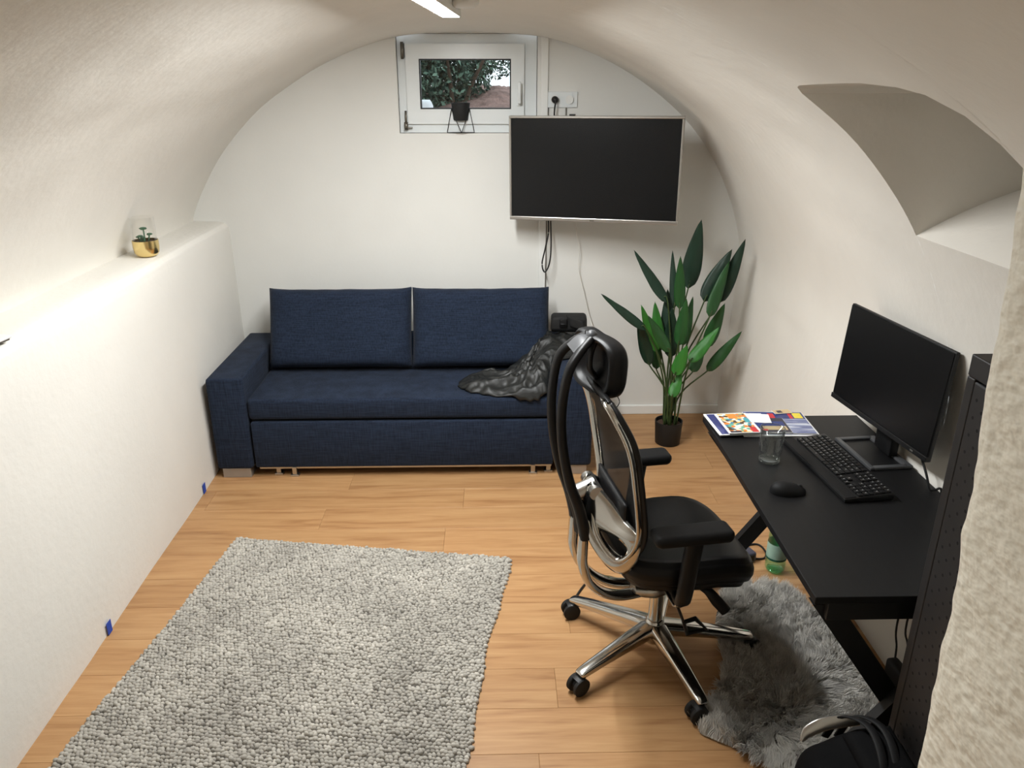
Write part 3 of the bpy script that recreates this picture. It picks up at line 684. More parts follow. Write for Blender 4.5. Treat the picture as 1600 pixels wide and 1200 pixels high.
# front faces -X : local y positive towards wall
fy = lambda a: a*sgn
def mbx(x0, x1, a, b, z0, z1, bv=.0): a, b = sorted((fy(a), fy(b))); return box(x0, x1, a, b, z0, z1, bv)
obj('casing', Mo(join(mbx(-mw/2, mw/2, .004, .018, -mh/2, mh/2, .003), mbx(-mw*.3, mw*.3, .016, .032, -mh*.38, mh*.1, .008))), 'black', mn, auto=40)
obj('panel', Mo(mbx(-mw/2+.005, mw/2-.005, 0, .006, -mh/2+.02, mh/2-.005)), 'monscreen', mn, smooth=False)
obj('chin', Mo(mbx(-mw/2, mw/2, -.003, .012, -mh/2, -mh/2+.018, .002)), 'black', mn, smooth=False)
obj('badge', Mo(mbx(mw*.36, mw*.385, -.0038, -.0028, -mh/2+.006, -mh/2+.011)), 'silver', mn, smooth=False)
r5 = math.radians(5)
def rectring(hx, hy, wx, wy, z0, z1):
    return join(box(-hx, -hx+wx, -hy, hy, z0, z1, .003), box(hx-wx*1.6, hx, -hy, hy, z0, z1, .003), box(-hx+wx, hx-wx, -hy, -hy+wy, z0, z1, .003), box(-hx+wx, hx-wx, hy-wy, hy, z0, z1, .003))
obj('stand_base', rotz(rectring(.078, .125, .017, .02, 0, .012), r5), 'greybracket', mn, auto=40)
obj('base_tray', rotz(box(-.064, .055, -.107, .107, 0, .004), r5), 'black', mn, smooth=False)
obj('stand_neck', rotz(join(box(.03, .065, -.05, .05, .01, .16, .008), box(.0, .05, -.04, .04, .13, .2, .008)), r5), 'black', mn, auto=40)
tag(obj('monitor_cable', sweep(catmull([(1.40, 2.3, .86), (1.405, 2.24, .80), (1.41, 2.21, .757), (1.425, 2.205, .757), (1.446, 2.2, .74), (1.447, 2.2, .5)], 6), .004, n=8), 'cable'), 'black cable dropping behind the monitor down the desk edge', 'cable')

# ------------------------------------------------------------------ keyboard
KA, KB, KC, KD = onZ(1225, 690, .765), onZ(1320, 782, .765), onZ(1388, 768, .765), onZ(1300, 682, .765)
kl = (KB-KA); ka = math.atan2(kl.y, kl.x); kc = (KA+KB+KC+KD)/4
kb = thing('keyboard', 'black full size keyboard on the desk in front of the monitor', 'keyboard', (kc.x, kc.y, DZ), ka)
KL, KW = .45, .155
obj('body', xform(box(-KL/2, KL/2, -KW/2-.01, KW/2, .001, .016, .004), lambda p: Vector((p.x, p.y, p.z+(.012*(p.y+KW/2)/KW if p.z > .008 else 0)))), 'black', kb, auto=40)
obj('palm_rest', xform(box(-KL/2+.004, KL/2-.004, -KW/2-.008, -KW/2+.03, .015, .0185, .0015), lambda p: Vector((p.x, p.y, p.z+.012*(p.y+KW/2)/KW))), 'blacksoft', kb, smooth=False)
keys = []; marks = []
u_ = .019
def key(x, y, wk=1.0):
    zz = .016+.012*(y+KW/2)/KW
    keys.append(box(x-(wk*u_)/2+.0016, x+(wk*u_)/2-.0016, y-u_*.42, y+u_*.42, zz, zz+.0055, .0012))
    if random.random() < .75: marks.append(([(x-.004, y-.001, zz+.0058), (x-.0005, y-.001, zz+.0058), (x-.0005, y+.004, zz+.0058), (x-.004, y+.004, zz+.0058)], [(0, 1, 2, 3)]))
x0k = -KL/2+.018
rows = [[1.25, 1.25, 1.25, 6.25, 1.25, 1.25, 1.25, 1.25], [2.25]+[1]*10+[2.75], [1.75]+[1]*11+[2.25], [1.5]+[1]*12+[1.5], [1]*13+[2], [1]*15]
for r, rw_ in enumerate(rows):
    x = x0k; y = -KW/2+.045+r*u_*.98
    for wk in rw_: key(x+wk*u_/2, y, wk); x += wk*u_
    xn = x0k+15.35*u_
    for c_ in range(3):
        if r in (3, 4, 5) or r == 0 or (r == 1 and c_ == 1): key(xn+c_*u_+u_/2, y)
    xn += 3.25*u_
    for c_ in range(4): key(xn+c_*u_+u_/2, y)
tag(obj('keycaps', join(*keys), 'black', kb, smooth=False), kind='stuff')
M['legend'] = mat('key_legend', (150, 150, 150), .6, var=.05, scale=80)
tag(obj('key_legends', join(*marks), 'legend', kb, smooth=False), kind='stuff')
# mouse
ms = thing('computer_mouse', 'black computer mouse lying beside the keyboard', 'mouse', (.945, 2.21, DZ), math.radians(-6))
def mf(u, v):
    a = 2*PI*u; e = v*PI/2; cx = math.cos(e)
    x = .058*math.cos(a)*cx; y = .034*math.sin(a)*cx*(1-.12*math.cos(a)); z = .036*math.sin(e)**.8*(1-.25*(x/.058)) if v else 0
    return Vector((x, y, z+.001))
g = grid(mf, 32, 12)
mb = obj('shell', g, 'blacksoft', ms)
obj('scroll_wheel', xform(lathe([(0, -.004), (.009, -.004), (.010, 0), (.009, .004), (0, .004)], 18), lambda p: Vector((.034+p.x, p.z, .0215+p.y))), 'rubber', ms)
obj('button_seam', sweep([(.012, 0, .0345), (.03, 0, .0265), (.05, 0, .013)], .0008, n=6), 'hole', ms)
# drinking glass
gl = thing('drinking_glass', 'clear straight drinking glass standing on the desk near magazines', 'glass', (.957, 2.432, DZ))
obj('tumbler', lathe([(0, 0), (.032, 0), (.036, .004), (.0365, .012), (.043, .128), (.0405, .128), (.0345, .016), (.031, .010), (0, .010)], 40), 'glass', gl)
M['glassrim'] = clear('glass_base', (.8, .84, .84), ior=1.9)
obj('rim', sweep([(.0418*math.cos(a), .0418*math.sin(a), .128) for a in np.linspace(0, 2*PI, 40, endpoint=False)], .0014, n=6, closed=True), 'glassrim', gl)
obj('thick_base', sweep([(.0335*math.cos(a), .0335*math.sin(a), .006) for a in np.linspace(0, 2*PI, 40, endpoint=False)], .0035, n=8, closed=True), 'glassrim', gl)

# ------------------------------------------------------------------ magazines
def printmat(name, kind):
    m = mat(name, (220, 220, 220), .35, spec=.4); nt = m.node_tree; N = nt.nodes; L = nt.links; b = N['Principled BSDF']
    tc = N.new('ShaderNodeTexCoord')
    def ramp(src, stops, const=True):
        r = N.new('ShaderNodeValToRGB'); r.color_ramp.interpolation = 'CONSTANT' if const else 'LINEAR'; e = r.color_ramp.elements
        e[0].position, e[0].color = stops[0][0], lin(stops[0][1]); e[1].position, e[1].color = stops[1][0], lin(stops[1][1])
        for p_, c_ in stops[2:]: k_ = e.new(p_); k_.color = lin(c_)
        L.new(src, r.inputs[0]); return r.outputs[0]
    v = N.new('ShaderNodeTexVoronoi'); L.new(tc.outputs['Object'], v.inputs['Vector'])
    if kind == 'collage':
        v.inputs['Scale'].default_value = 75
        c = ramp(v.outputs['Color'], [(0, (70, 130, 160)), (.18, (214, 178, 96)), (.38, (236, 230, 214)), (.52, (90, 66, 44)), (.62, (226, 130, 56)), (.74, (96, 170, 150)), (.86, (238, 236, 230))])
    elif kind == 'columns':
        mp = N.new('ShaderNodeMapping'); mp.inputs['Scale'].default_value = (14, 170, 1); L.new(tc.outputs['Object'], mp.inputs[0]); L.new(mp.outputs[0], v.inputs['Vector'])
        v.inputs['Scale'].default_value = 1
        c = ramp(v.outputs['Color'], [(0, (104, 112, 150)), (.4, (142, 150, 178)), (.62, (196, 200, 212)), (.8, (88, 92, 132))])
    else:
        v.inputs['Scale'].default_value = 30
        c = ramp(v.outputs['Color'], [(0, (52, 58, 108)), (.45, (74, 80, 130)), (.8, (120, 126, 160))])
    L.new(c, b.inputs['Base Color']); return m
M['collage'] = printmat('cover_collage', 'collage'); M['columns'] = printmat('cover_columns', 'columns'); M['bluecover'] = printmat('cover_blue', 'blue')
for k_, c_ in {'pblue': (34, 52, 112), 'pred': (196, 44, 52), 'pyellow': (228, 206, 62), 'pdark': (48, 46, 60), 'pbeige': (196, 172, 130), 'pteal': (72, 160, 170), 'pwhite': (236, 236, 238), 'porange': (226, 140, 62)}.items():
    M[k_] = mat('print_'+k_, c_, .4, var=.05, scale=40)
def magazine(x, y, z, rz, sx, sy, th, lab, patches, edge='paper', cover='paper'):
    t = thing('magazine', lab, 'magazine', (x, y, z), math.radians(rz), 'magazines piled at the desk end')
    obj('pages', box(-sx/2, sx/2, -sy/2, sy/2, 0, th-.0008, .0006, 1), edge, t, smooth=False)
    obj('cover', box(-sx/2-.001, sx/2+.001, -sy/2-.001, sy/2+.001, th-.0008, th), cover, t, smooth=False)
    for i, (a, b, c, d, m_) in enumerate(patches):
        zz = th+.0003*(1+i*.12)
        obj('printed_area', ([(a*sx-sx/2, c*sy-sy/2, zz), (b*sx-sx/2, c*sy-sy/2, zz), (b*sx-sx/2, d*sy-sy/2, zz), (a*sx-sx/2, d*sy-sy/2, zz)], [(0, 1, 2, 3)]), m_, t, smooth=False)
    return t
z0 = DZ+.0005
magazine(1.075, 2.728, z0, -2, .285, .205, .006, 'large white edged brochure at the bottom of the magazine pile', [(.02, .98, .05, .98, 'columns')])
magazine(.905, 2.728, z0+.0065, 4, .15, .195, .005, 'blue covered magazine peeping out at the desk corner', [(.06, .98, .03, .98, 'bluecover')])
magazine(1.095, 2.738, z0+.0068, -3, .23, .20, .004, 'magazine with text columns and a boxed headline strip', [(0, 1, 0, 1, 'columns'), (0, 1, .66, .98, 'pblue'), (.1, .3, .7, .92, 'pwhite'), (.34, .52, .72, .9, 'pblue'), (.4, .5, .7, .92, 'pred'), (.55, .72, .7, .92, 'bluecover'), (.74, .8, .68, .95, 'pred'), (.82, .97, .7, .95, 'pyellow')])
magazine(1.03, 2.705, z0+.0112, -2, .17, .13, .004, 'dark magazine showing a blue oval dish picture', [(0, 1, 0, 1, 'pdark'), (.3, .95, .35, .75, 'pblue'), (.42, .95, .15, .42, 'pbeige'), (.36, .5, .1, .2, 'pred'), (.02, .3, .05, .3, 'pdark')])
magazine(.928, 2.715, z0+.0155, 3, .125, .18, .005, 'small magazine with a colourful collage cover', [(.06, .93, .02, .98, 'collage'), (.74, .93, .02, .28, 'pred'), (.76, .93, .5, .72, 'pteal'), (.34, .62, .72, .96, 'porange'), (.06, .4, .02, .1, 'pdark')])
magazine(1.14, 2.833, z0+.0112, 8, .07, .035, .003, 'narrow beige leaflet sticking out behind the pile', [(0, 1, 0, 1, 'pbeige'), (.2, .5, .2, .8, 'pdark')])
nc = obj('note_card', box(-.056, .056, -.042, .042, 0, .0025, .0006, 1), 'pwhite', smooth=False, loc=(1.012, 2.765, z0+.0158)); nc.rotation_euler.z = math.radians(-9)
tag(nc, 'blank white note card lying on top of the magazines', 'card')

# ------------------------------------------------------------------ perforated cabinet
rk = thing('metal_cabinet', 'tall black metal cabinet with perforated side behind the jamb', 'cabinet', (1.18, 1.33, 0))
def R(g): return shift(g, (-1.18, -1.33, 0))
RX0, RX1, RY0, RY1, RZ = 1.05, 1.30, 1.06, 1.60, 1.437
obj('shell', R(box(RX0+.004, RX1, RY0, RY1, .0, RZ-.06, .002)), 'rack', rk, smooth=False)
obj('top_cap', R(box(RX0, RX1+.003, RY0, RY1+.002, RZ-.05, RZ, .003)), 'rack', rk, smooth=False)
obj('side_panel', R(box(RX0, RX0+.005, RY0, RY1-.03, .02, RZ-.056, .001)), 'rack', rk, smooth=False)
obj('corner_post', R(box(RX0-.001, RX0+.03, RY1-.028, RY1, 0, RZ-.05, .003)), 'rack', rk, smooth=False)
obj('cap_edge', R(box(RX0-.002, RX0+.002, RY0, RY1-.035, RZ-.058, RZ-.0535, .0005)), 'greybracket', rk, smooth=False)
hs = []
for r in range(34):
    for c_ in range(19):
        z = .06+r*.0415+(.0207 if c_ % 2 else 0)
        y = RY1-.05-c_*.0245
        if y < RY0+.02 or z > RZ-.09: continue
        hs.append(([(RX0-.0005, y+.0042*math.cos(a), z+.0042*math.sin(a)) for a in np.linspace(0, 2*PI, 10, endpoint=False)], [tuple(range(10))]))
tag(obj('perforations', R(join(*hs)), 'hole', rk, smooth=False), kind='stuff')

# ------------------------------------------------------------------ under the desk
bo = thing('water_bottle', 'green plastic water bottle standing on the floor under the desk', 'bottle', (1.213, 2.858, 0))
obj('body', lathe([(0, .006), (.02, 0), (.036, .004), (.043, .018), (.043, .05), (.041, .056), (.043, .062), (.043, .15), (.041, .156), (.043, .165), (.042, .19), (.036, .22), (.02, .25), (.014, .265), (.014, .285)], 32, close=False), 'pet', bo)
obj('base_ring', lathe([(.0, .008), (.03, .003), (.036, .006), (.034, .012), (.0, .014)], 24), 'pet', bo)
obj('label', lathe([(.0436, .075), (.0436, .145)], 32, close=False), 'label', bo)
obj('label_band', lathe([(.0438, .066), (.0438, .076)], 32, close=False), 'labelband', bo)
obj('cap', lathe([(0, .305), (.015, .305), (.016, .302), (.016, .284), (.014, .284)], 20), 'labelband', bo)
cb = thing('power_block', 'dark grey power block lying on the floor next to the bottle', 'adapter', (1.10, 2.93, 0), math.radians(20))
obj('case', box(-.045, .045, -.03, .03, 0, .05, .01, 3), 'flesh', cb, auto=40)
obj('socket_face', box(-.03, .03, -.0315, -.029, .012, .038, .004), 'black', cb, smooth=False)
tag(obj('floor_cable', sweep(catmull([onZ(900, 932, .005), onZ(915, 912, .005), onZ(935, 900, .005), onZ(965, 905, .005), onZ(990, 925, .005), onZ(1020, 905, .005), onZ(1090, 880, .005), onZ(1140, 862, .005), onZ(1180, 850, .005), onZ(1196, 862, .005), onZ(1194, 872, .005), onZ(1176, 873, .005)], 8), .0045, n=8), 'cable'), 'black cable snaking over the floor behind the chair to the desk', 'cable')
ad = thing('cable_adapter', 'black power adapter standing under the desk against the side wall', 'adapter', (1.375, 2.11, 0))
obj('case', rotz(box(-.022, .022, -.05, .045, .0, .13, .012, 3), math.radians(6)), 'adapter', ad, auto=40)
obj('cord', sweep(catmull([(0, .03, .125), (.012, .055, .16), (.0, .06, .24), (.01, .07, .4), (.01, .05, .62)], 6), .0035, n=8), 'cable', ad)
obj('cord', sweep(catmull([(0, -.02, .125), (.01, -.03, .17), (.012, 0, .22), (.0, .01, .3), (.01, .0, .62)], 6), .0035, n=8), 'cable', ad)

# ------------------------------------------------------------------ backpack
bp_ = thing('backpack', 'black backpack with a shiny silver band standing by the cabinet', 'bag', (.908, 1.50, 0))
def bpf(u, v):
    a = 2*PI*u; e = (v-.5)*PI
    c, s = math.cos(a), math.sin(a); ce, se = math.cos(e), math.sin(e)
    q = lambda t, p_: math.copysign(abs(t)**p_, t)
    x = .118*q(c, .55)*q(ce, .4); y = .105*q(s, .55)*q(ce, .4); z = .19*q(se, .45)
    d = .010*nz(x*9, y*9, z*9+2)+.005*nz(x*22, y*22, z*22)
    return Vector((x*(1+.08*(z < 0))+d, y+d, max(-.19, z+d+.035*x/.118*(z > .05))+.19))
obj('body', grid(bpf, 48, 30), 'canvas', bp_)
bnd = catmull([(-.092, .088, .340), (-.075, .100, .360), (-.04, .104, .380), (.01, .104, .392), (.06, .1, .399)], 6)
obj('silver_band', sweep(bnd, [.004, .016, .018, .018, .014], [.003, .006, .006, .006, .004], ref=(0, .5, .9), n=10), 'silver', bp_)
obj('top_pocket', xform(cushion(.06, .08, .022, 14, 4, .3), lambda p: Vector((p.x+.06, p.y-.02, p.z+.40+.2*p.x))), 'canvas', bp_)
for dx in (.012, .045):
    obj('strap', sweep(catmull([(dx-.03, .112, .33), (dx, .108, .40), (dx+.03, .06, .435), (dx+.04, 0, .44), (dx+.03, -.08, .41), (dx+.02, -.11, .34)], 6), .012, .004, ref=(1, 0, 0), n=8), 'blacksoft', bp_)
obj('front_pocket', shift(xform(cushion(.085, .1, .03, 14, 4, .3), lambda p: Vector((p.x, -p.z, p.y))), (-.005, -.1, .15)), 'canvas', bp_)

# ------------------------------------------------------------------ rug
ra = math.radians(-8.4)
RA = Vector((-1.205, 3.150, 0)); ux = Vector((math.cos(ra), math.sin(ra), 0)); uy = Vector((math.sin(ra), -math.cos(ra), 0)); uy = Vector((-math.sin(-ra), -math.cos(ra), 0))
RW, RL = 1.275, 1.95
rg_ = thing('area_rug', 'grey chunky wool rug with looped pile on the wood floor', 'rug', (-.75, 2.1, 0))
rc = Vector((-.75, 2.1, 0))
def edgewob(t): return .012*math.sin(t*7+.6)+.006*math.sin(t*19)
n1, n2 = 24, 36
def rugtop(u, v):
    p = RA+ux*(RW*u+edgewob(v*RL)*(u-.2)*.9)+uy*(RL*v)
    return Vector((p.x, p.y, .003))-rc
g = grid(rugtop, n1, n2)
bo_ = obj('backing', g, 'rugback', rg_); sm = bo_.modifiers.new('thick', 'SOLIDIFY'); sm.thickness = .002; sm.offset = -1
sp_ = .0142; nx_, ny_ = int(RW/sp_)+1, int(RL/(sp_*1.0))
ii, jj = np.meshgrid(np.arange(nx_), np.arange(ny_), indexing='ij'); ii = ii.ravel(); jj = jj.ravel(); n = len(ii)
su_ = (ii+.2)*sp_+RNG.normal(0, .0016, n)+(jj % 2)*sp_*.35
sv_ = (jj+.2)*sp_+RNG.normal(0, .0016, n)
wob = np.array([edgewob(t) for t in sv_])*(su_/RW-.2)*.9
cx = RA.x+ux.x*(su_+wob)+uy.x*sv_-rc.x; cy = RA.y+ux.y*(su_+wob)+uy.y*sv_-rc.y
lowf = np.array([nz(a, b, 0, 3.2) for a, b in zip(cx, cy)]); mid_ = np.array([nz(a, b, 7, 9) for a, b in zip(cx, cy)])
hgt = .0125*(1+.16*RNG.normal(0, 1, n))+.002*lowf
rad = .0082*(1+.12*RNG.normal(0, 1, n)); an = RNG.normal(0, .6, n)+ra
K = 8; rings = [(1.0, .0), (1.0, .45), (.72, .82)]
V_ = []
for fr, fz in rings:
    for k_ in range(K):
        a = 2*PI*k_/K
        lx_ = rad*fr*math.cos(a)*1.15; ly_ = rad*fr*math.sin(a)*.82
        V_.append(np.stack([cx+lx_*np.cos(an)-ly_*np.sin(an), cy+lx_*np.sin(an)+ly_*np.cos(an), 0.002+hgt*fz], 1))
V_.append(np.stack([cx, cy, 0.002+hgt], 1))
P_ = np.stack(V_, 1); nvv = P_.shape[1]
fq = []
for r in range(2):
    for k_ in range(K): fq.append((r*K+k_, r*K+(k_+1) % K, (r+1)*K+(k_+1) % K, (r+1)*K+k_))
for k_ in range(0, K, 2): fq.append((2*K+k_, 2*K+(k_+1) % K, 2*K+(k_+2) % K, 3*K))
fq = np.array(fq); FQ = (fq[None]+np.arange(n)[:, None, None]*nvv).reshape(-1, 4)
sh = np.clip(.60+.22*lowf+.14*mid_+RNG.normal(0, .10, n), 0, 1)
tag(fastmesh('looped_pile', P_.reshape(-1, 3), FQ, 'yarn', rg_, np.repeat(sh, nvv)), kind='stuff')

# ------------------------------------------------------------------ sheepskin
fpx = [(1118, 965), (1128, 935), (1152, 918), (1200, 915), (1250, 935), (1296, 982), (1336, 1046), (1374, 1112), (1378, 1130), (1330, 1165), (1245, 1190), (1180, 1172), (1112, 1146), (1092, 1130), (1114, 1092), (1132, 1042), (1124, 1000)]
fp = [onZ(x, y, .03) for x, y in fpx]
fo = [Vector((p.x, p.y, 0)) for p in fp]
fc = sum(fo, Vector())/len(fo)
FO = catmull([p-fc for p in fo], 6, True)
fr_ = thing('sheepskin_rug', 'grey fluffy sheepskin lying on the floor under the desk edge', 'rug', fc)
V_ = []; F_ = []; nf = len(FO); NR = 8
for r in range(1, NR+1):
    for p in FO: V_.append((p.x*r/NR*.97, p.y*r/NR*.97, .004+.014*(1-(r/NR)**3)))
V_.append((0, 0, .018))
for r in range(NR-1):
    for i in range(nf): F_.append((r*nf+i, (r+1)*nf+i, (r+1)*nf+(i+1) % nf, r*nf+(i+1) % nf))
for i in range(nf): F_.append((len(V_)-1, i, (i+1) % nf))
M['furbase'] = mat('fleece_base', (140, 137, 131), .95, var=.1, scale=40)
hb = obj('hide', (V_, F_), 'furbase', fr_)
poly = np.array([(p.x, p.y) for p in FO]); mn_, mx2 = poly.min(0), poly.max(0)
def inside(pts):
    r = np.zeros(len(pts), bool); j = len(poly)-1
    for i in range(len(poly)):
        a, b = poly[i], poly[j]
        c_ = ((a[1] > pts[:, 1]) != (b[1] > pts[:, 1])) & (pts[:, 0] < (b[0]-a[0])*(pts[:, 1]-a[1])/(b[1]-a[1]+1e-12)+a[0])
        r ^= c_; j = i
    return r
pts = mn_+RNG.random((210000, 2))*(mx2-mn_); pts = pts[inside(pts)][:125000]; n = len(pts)
# distance-ish to centre line for the outward lean, clumps by a jittered cell
cell = .024; ck = np.floor(pts/cell).astype(int); hsh = (ck[:, 0]*73856093 ^ ck[:, 1]*19349663) & 0xffff
crand = np.random.default_rng(5).random((65536, 4)); cr_ = crand[hsh]
cc = (ck+.5+(cr_[:, :2]-.5)*.8)*cell
rn = pts/np.maximum(1e-6, np.linalg.norm(pts, axis=1))[:, None]
swirl = np.array([(nz(a, b, 1, 5), nz(a, b, 6, 5)) for a, b in cc])
dirv = rn*.55*(np.linalg.norm(pts, axis=1)/.45)[:, None]**1.5+swirl*1.5+(cr_[:, 2:4]-.5)*.75+RNG.normal(0, .16, (n, 2))
Ln = .066*(.7+.5*RNG.random(n)); lean = np.clip(np.linalg.norm(dirv, axis=1), .2, 1.3)
dn = dirv/np.maximum(1e-6, np.linalg.norm(dirv, axis=1))[:, None]
base = np.concatenate([pts, np.full((n, 1), .008)], 1)
hz_ = np.concatenate([dn, np.zeros((n, 1))], 1)
clump = np.concatenate([(cc-pts)*.5, np.zeros((n, 1))], 1)
up_ = np.array([0, 0, 1.0])
def pos(t): return base+hz_*(Ln*lean*.8*t**1.5)[:, None]+up_*(Ln*(1.05-.45*lean)*t*(1-.25*t))[:, None]+clump*t**1.2
sd = np.cross(hz_, up_); ra_ = RNG.random(n)*PI; sd = sd*np.cos(ra_)[:, None]+hz_*np.sin(ra_)[:, None]
P_ = []
for t, wd in ((0, .0012), (.35, .0012), (.7, .0009), (1, .0002)):
    c_ = pos(t); P_ += [c_-sd*wd, c_+sd*wd]
P_ = np.stack(P_, 1); fq = np.array([(0, 1, 3, 2), (2, 3, 5, 4), (4, 5, 7, 6)])
FQ = (fq[None]+np.arange(n)[:, None, None]*8).reshape(-1, 4)
lowf = np.array([nz(a, b, 3, 4) for a, b in cc])
sh0 = np.clip(.5+.4*lowf+.5*(cr_[:, 0]-.5)+RNG.normal(0, .12, n), 0, 1)
shv = np.repeat(sh0, 8)
tag(fastmesh('fleece', P_.reshape(-1, 3), FQ, 'fur', fr_, shv), kind='stuff')

# ------------------------------------------------------------------ office chair (local: +x forward, +y the sitter's left)
ch = thing('office_chair', 'black mesh office chair with polished aluminium frame and headrest', 'chair', (.58, 2.35, 0), math.radians(9))
# five star base
hub = obj('base_hub', lathe([(0, .055), (.03, .055), (.034, .07), (.038, .12), (.033, .15), (.027, .155), (0, .155)], 28), 'chrome', ch, auto=50)
for k_ in range(5):
    a = math.radians(133+72*k_); c_, s_ = math.cos(a), math.sin(a)
    P = catmull([(c_*.02, s_*.02, .118), (c_*.12, s_*.12, .108), (c_*.25, s_*.25, .092), (c_*.345, s_*.345, .078), (c_*.362, s_*.362, .074)], 5)
    arm = obj('base_arm', sweep(P, [.036, .031, .025, .021, .015], [.026, .022, .016, .012, .008], ref=(-s_, c_, 0), n=16, sq=.45), 'chrome', ch, auto=60)
    ca = math.radians((182, 205, 188, 15, 70)[k_])
    cw = Vector((c_*.348, s_*.348, 0)); d2 = Vector((math.cos(ca), math.sin(ca), 0)); ax = Vector((-d2.y, d2.x, 0))
    wc = cw+d2*.014+Vector((0, 0, .0335))
    cst = obj('caster', join(cyl(cw+Vector((0, 0, .03)), cw+Vector((0, 0, .07)), .008), sweep([wc-ax*.009, wc+ax*.009], .021, n=18, ref=(0, 0, 1)), sweep(catmull([wc-d2*.028+Vector((0, 0, .012)), wc-d2*.01+Vector((0, 0, .033)), wc+d2*.016+Vector((0, 0, .028))], 4), .024, .004, ref=tuple(ax), n=8)), 'black', ch, auto=40)
    for sg_ in (-1, 1):
        w0 = wc+ax*(sg_*.010); w1 = wc+ax*(sg_*.027)
        obj('wheel', sweep([w0, w0.lerp(w1, .15), w0.lerp(w1, .85), w1], [.0305, .0335, .0335, .029], n=24, ref=(0, 0, 1)), 'rubber', cst, auto=50)
obj('gas_column', join(cyl((0, 0, .15), (0, 0, .27), .026, 24), cyl((0, 0, .26), (0, 0, .36), .016, 20)), 'chrome', ch, auto=40)
obj('tilt_mechanism', join(box(-.10, .10, -.07, .07, .335, .40, .015, 2), box(-.04, .13, -.09, .09, .38, .415, .008)), 'black', ch, auto=40)
obj('mechanism_housing', sweep(catmull([(-.10, 0, .31), (-.03, 0, .305), (.05, 0, .325), (.09, 0, .35)], 5), [.05, .066, .06, .04], [.022, .03, .026, .018], ref=(0, 1, 0), n=14, sq=.7), 'alu', ch, auto=60)
# seat
def seatg(u, v):
    a = 2*PI*u; c_, s_ = math.cos(a), math.sin(a); p_ = .5
    X = math.copysign(abs(c_)**p_, c_); Y_ = math.copysign(abs(s_)**p_, s_)
    prof = [(0, .445), (.8, .44), (.97, .45), (1.0, .475), (1.0, .495), (.97, .515), (.9, .525), (.5, .52), (0, .517)]
    q = v*(len(prof)-1); i = min(int(q), len(prof)-2); t = q-i
    r = prof[i][0]*(1-t)+prof[i+1][0]*t; z = prof[i][1]*(1-t)+prof[i+1][1]*t
    x = .045+.245*X*r; y = .235*Y_*r*(1-.10*max(0, -X))
    if x > .1: z -= 1.5*(x-.1)**2
    if x < -.1: z += .6*(x+.1)**2
    if v > .7: z += .012*(y/.235)**2
    return Vector((x, y, z))
obj('seat', grid(seatg, 64, 32), 'leather', ch)
obj('seat_pan', xform(grid(seatg, 48, 16), lambda p: Vector((p.x*.92+.003, p.y*.92, min(p.z, .5)-.03))), 'black', ch)
# yoke: two black bars from headrest bracket down to a wedge, then aluminium bars under the seat
YK = [(-.292, 1.255), (-.335, 1.22), (-.372, 1.165), (-.390, 1.05), (-.386, .93), (-.362, .80), (-.325, .69), (-.305, .61), (-.303, .57)]
AL = [(-.303, .60), (-.305, .52), (-.303, .467), (-.280, .395), (-.220, .33), (-.145, .300), (-.05, .30)]
for sg_ in (-1, 1):
    P = catmull([(u, sg_*(.025 if i == 0 else .05 if i == 1 else .068 if i < 7 else .064), z) for i, (u, z) in enumerate(YK)], 6)
    obj('spine_bar', sweep(P, [.016, .017, .017, .018, .019, .020, .024, .024], [.011, .013, .014, .015, .016, .018, .02, .016], ref=(0, 1, 0), n=12, sq=.75), 'black', ch, auto=60)
    P = catmull([(u, sg_*(.062 if i < 4 else .06-.012*(i-3)), z) for i, (u, z) in enumerate(AL)], 6)
    obj('yoke_arm', sweep(P, [.021, .024, .024, .025, .026, .024], [.016, .017, .017, .015, .013, .011], ref=(0, 1, 0), n=14, sq=.7), 'chrome', ch, auto=60)
# wedge web between bars
def web(u, v):
    z = .74-.18*v; uu = float(np.interp(-z, [-p[1] for p in YK], [p[0] for p in YK]))
    y = (2*u-1)*.064
    return Vector((uu-.016+.012*abs(2*u-1), y, z-.02*(1-abs(2*u-1))*(1-v)))
wb_ = obj('spine_web', grid(web, 10, 10), 'blacksoft', ch); sm = wb_.modifiers.new('thick', 'SOLIDIFY'); sm.thickness = .012
# pivot between spine and back frame
obj('pivot', join(sweep([(-.33, 0, .70), (-.25, 0, .735)], [.03, .028], n=16, ref=(0, 1, 0)), sweep([(-.262, -.06, .73), (-.262, .06, .73)], .024, n=18, ref=(0, 0, 1))), 'alu', ch, auto=50)
# back frame rails
RP = [(-.275, .10, 1.092), (-.278, .165, 1.095), (-.258, .205, 1.06), (-.223, .222, .992), (-.203, .226, .926), (-.187, .226, .837), (-.172, .222, .746), (-.162, .216, .675), (-.163, .205, .617), (-.180, .185, .565), (-.208, .165, .542), (-.24, .135, .56), (-.268, .09, .61), (-.27, .045, .68), (-.262, .03, .72)]
CO = Vector((.58, 2.35, 0)); CU = Vector((math.cos(math.radians(9)), math.sin(math.radians(9)), 0)); CV = Vector((-CU.y, CU.x, 0))
def onV(x, y, v):                    # pixel -> chair side plane at distance v from its middle
    d = ray(x, y); t = ((CO+CV*v-CP).dot(CV))/d.dot(CV); p = CP+d*t
    return Vector(((p-CO).dot(CU), v, p.z))
OUTL = [(925, 752, -.02), (950, 775, -.07), (975, 808, -.13), (993, 828, -.18), (1003, 845, -.205), (998, 870, -.195), (985, 887, -.18), (970, 893, -.165), (950, 880, -.135), (930, 852, -.095), (918, 825, -.06), (915, 785, -.025)]
HOLE = [(930, 826, -.07), (945, 829, -.10), (964, 836, -.14), (980, 848, -.172), (985, 860, -.182), (980, 871, -.178), (969, 872, -.163), (954, 862, -.132), (940, 848, -.10), (931, 836, -.075)]
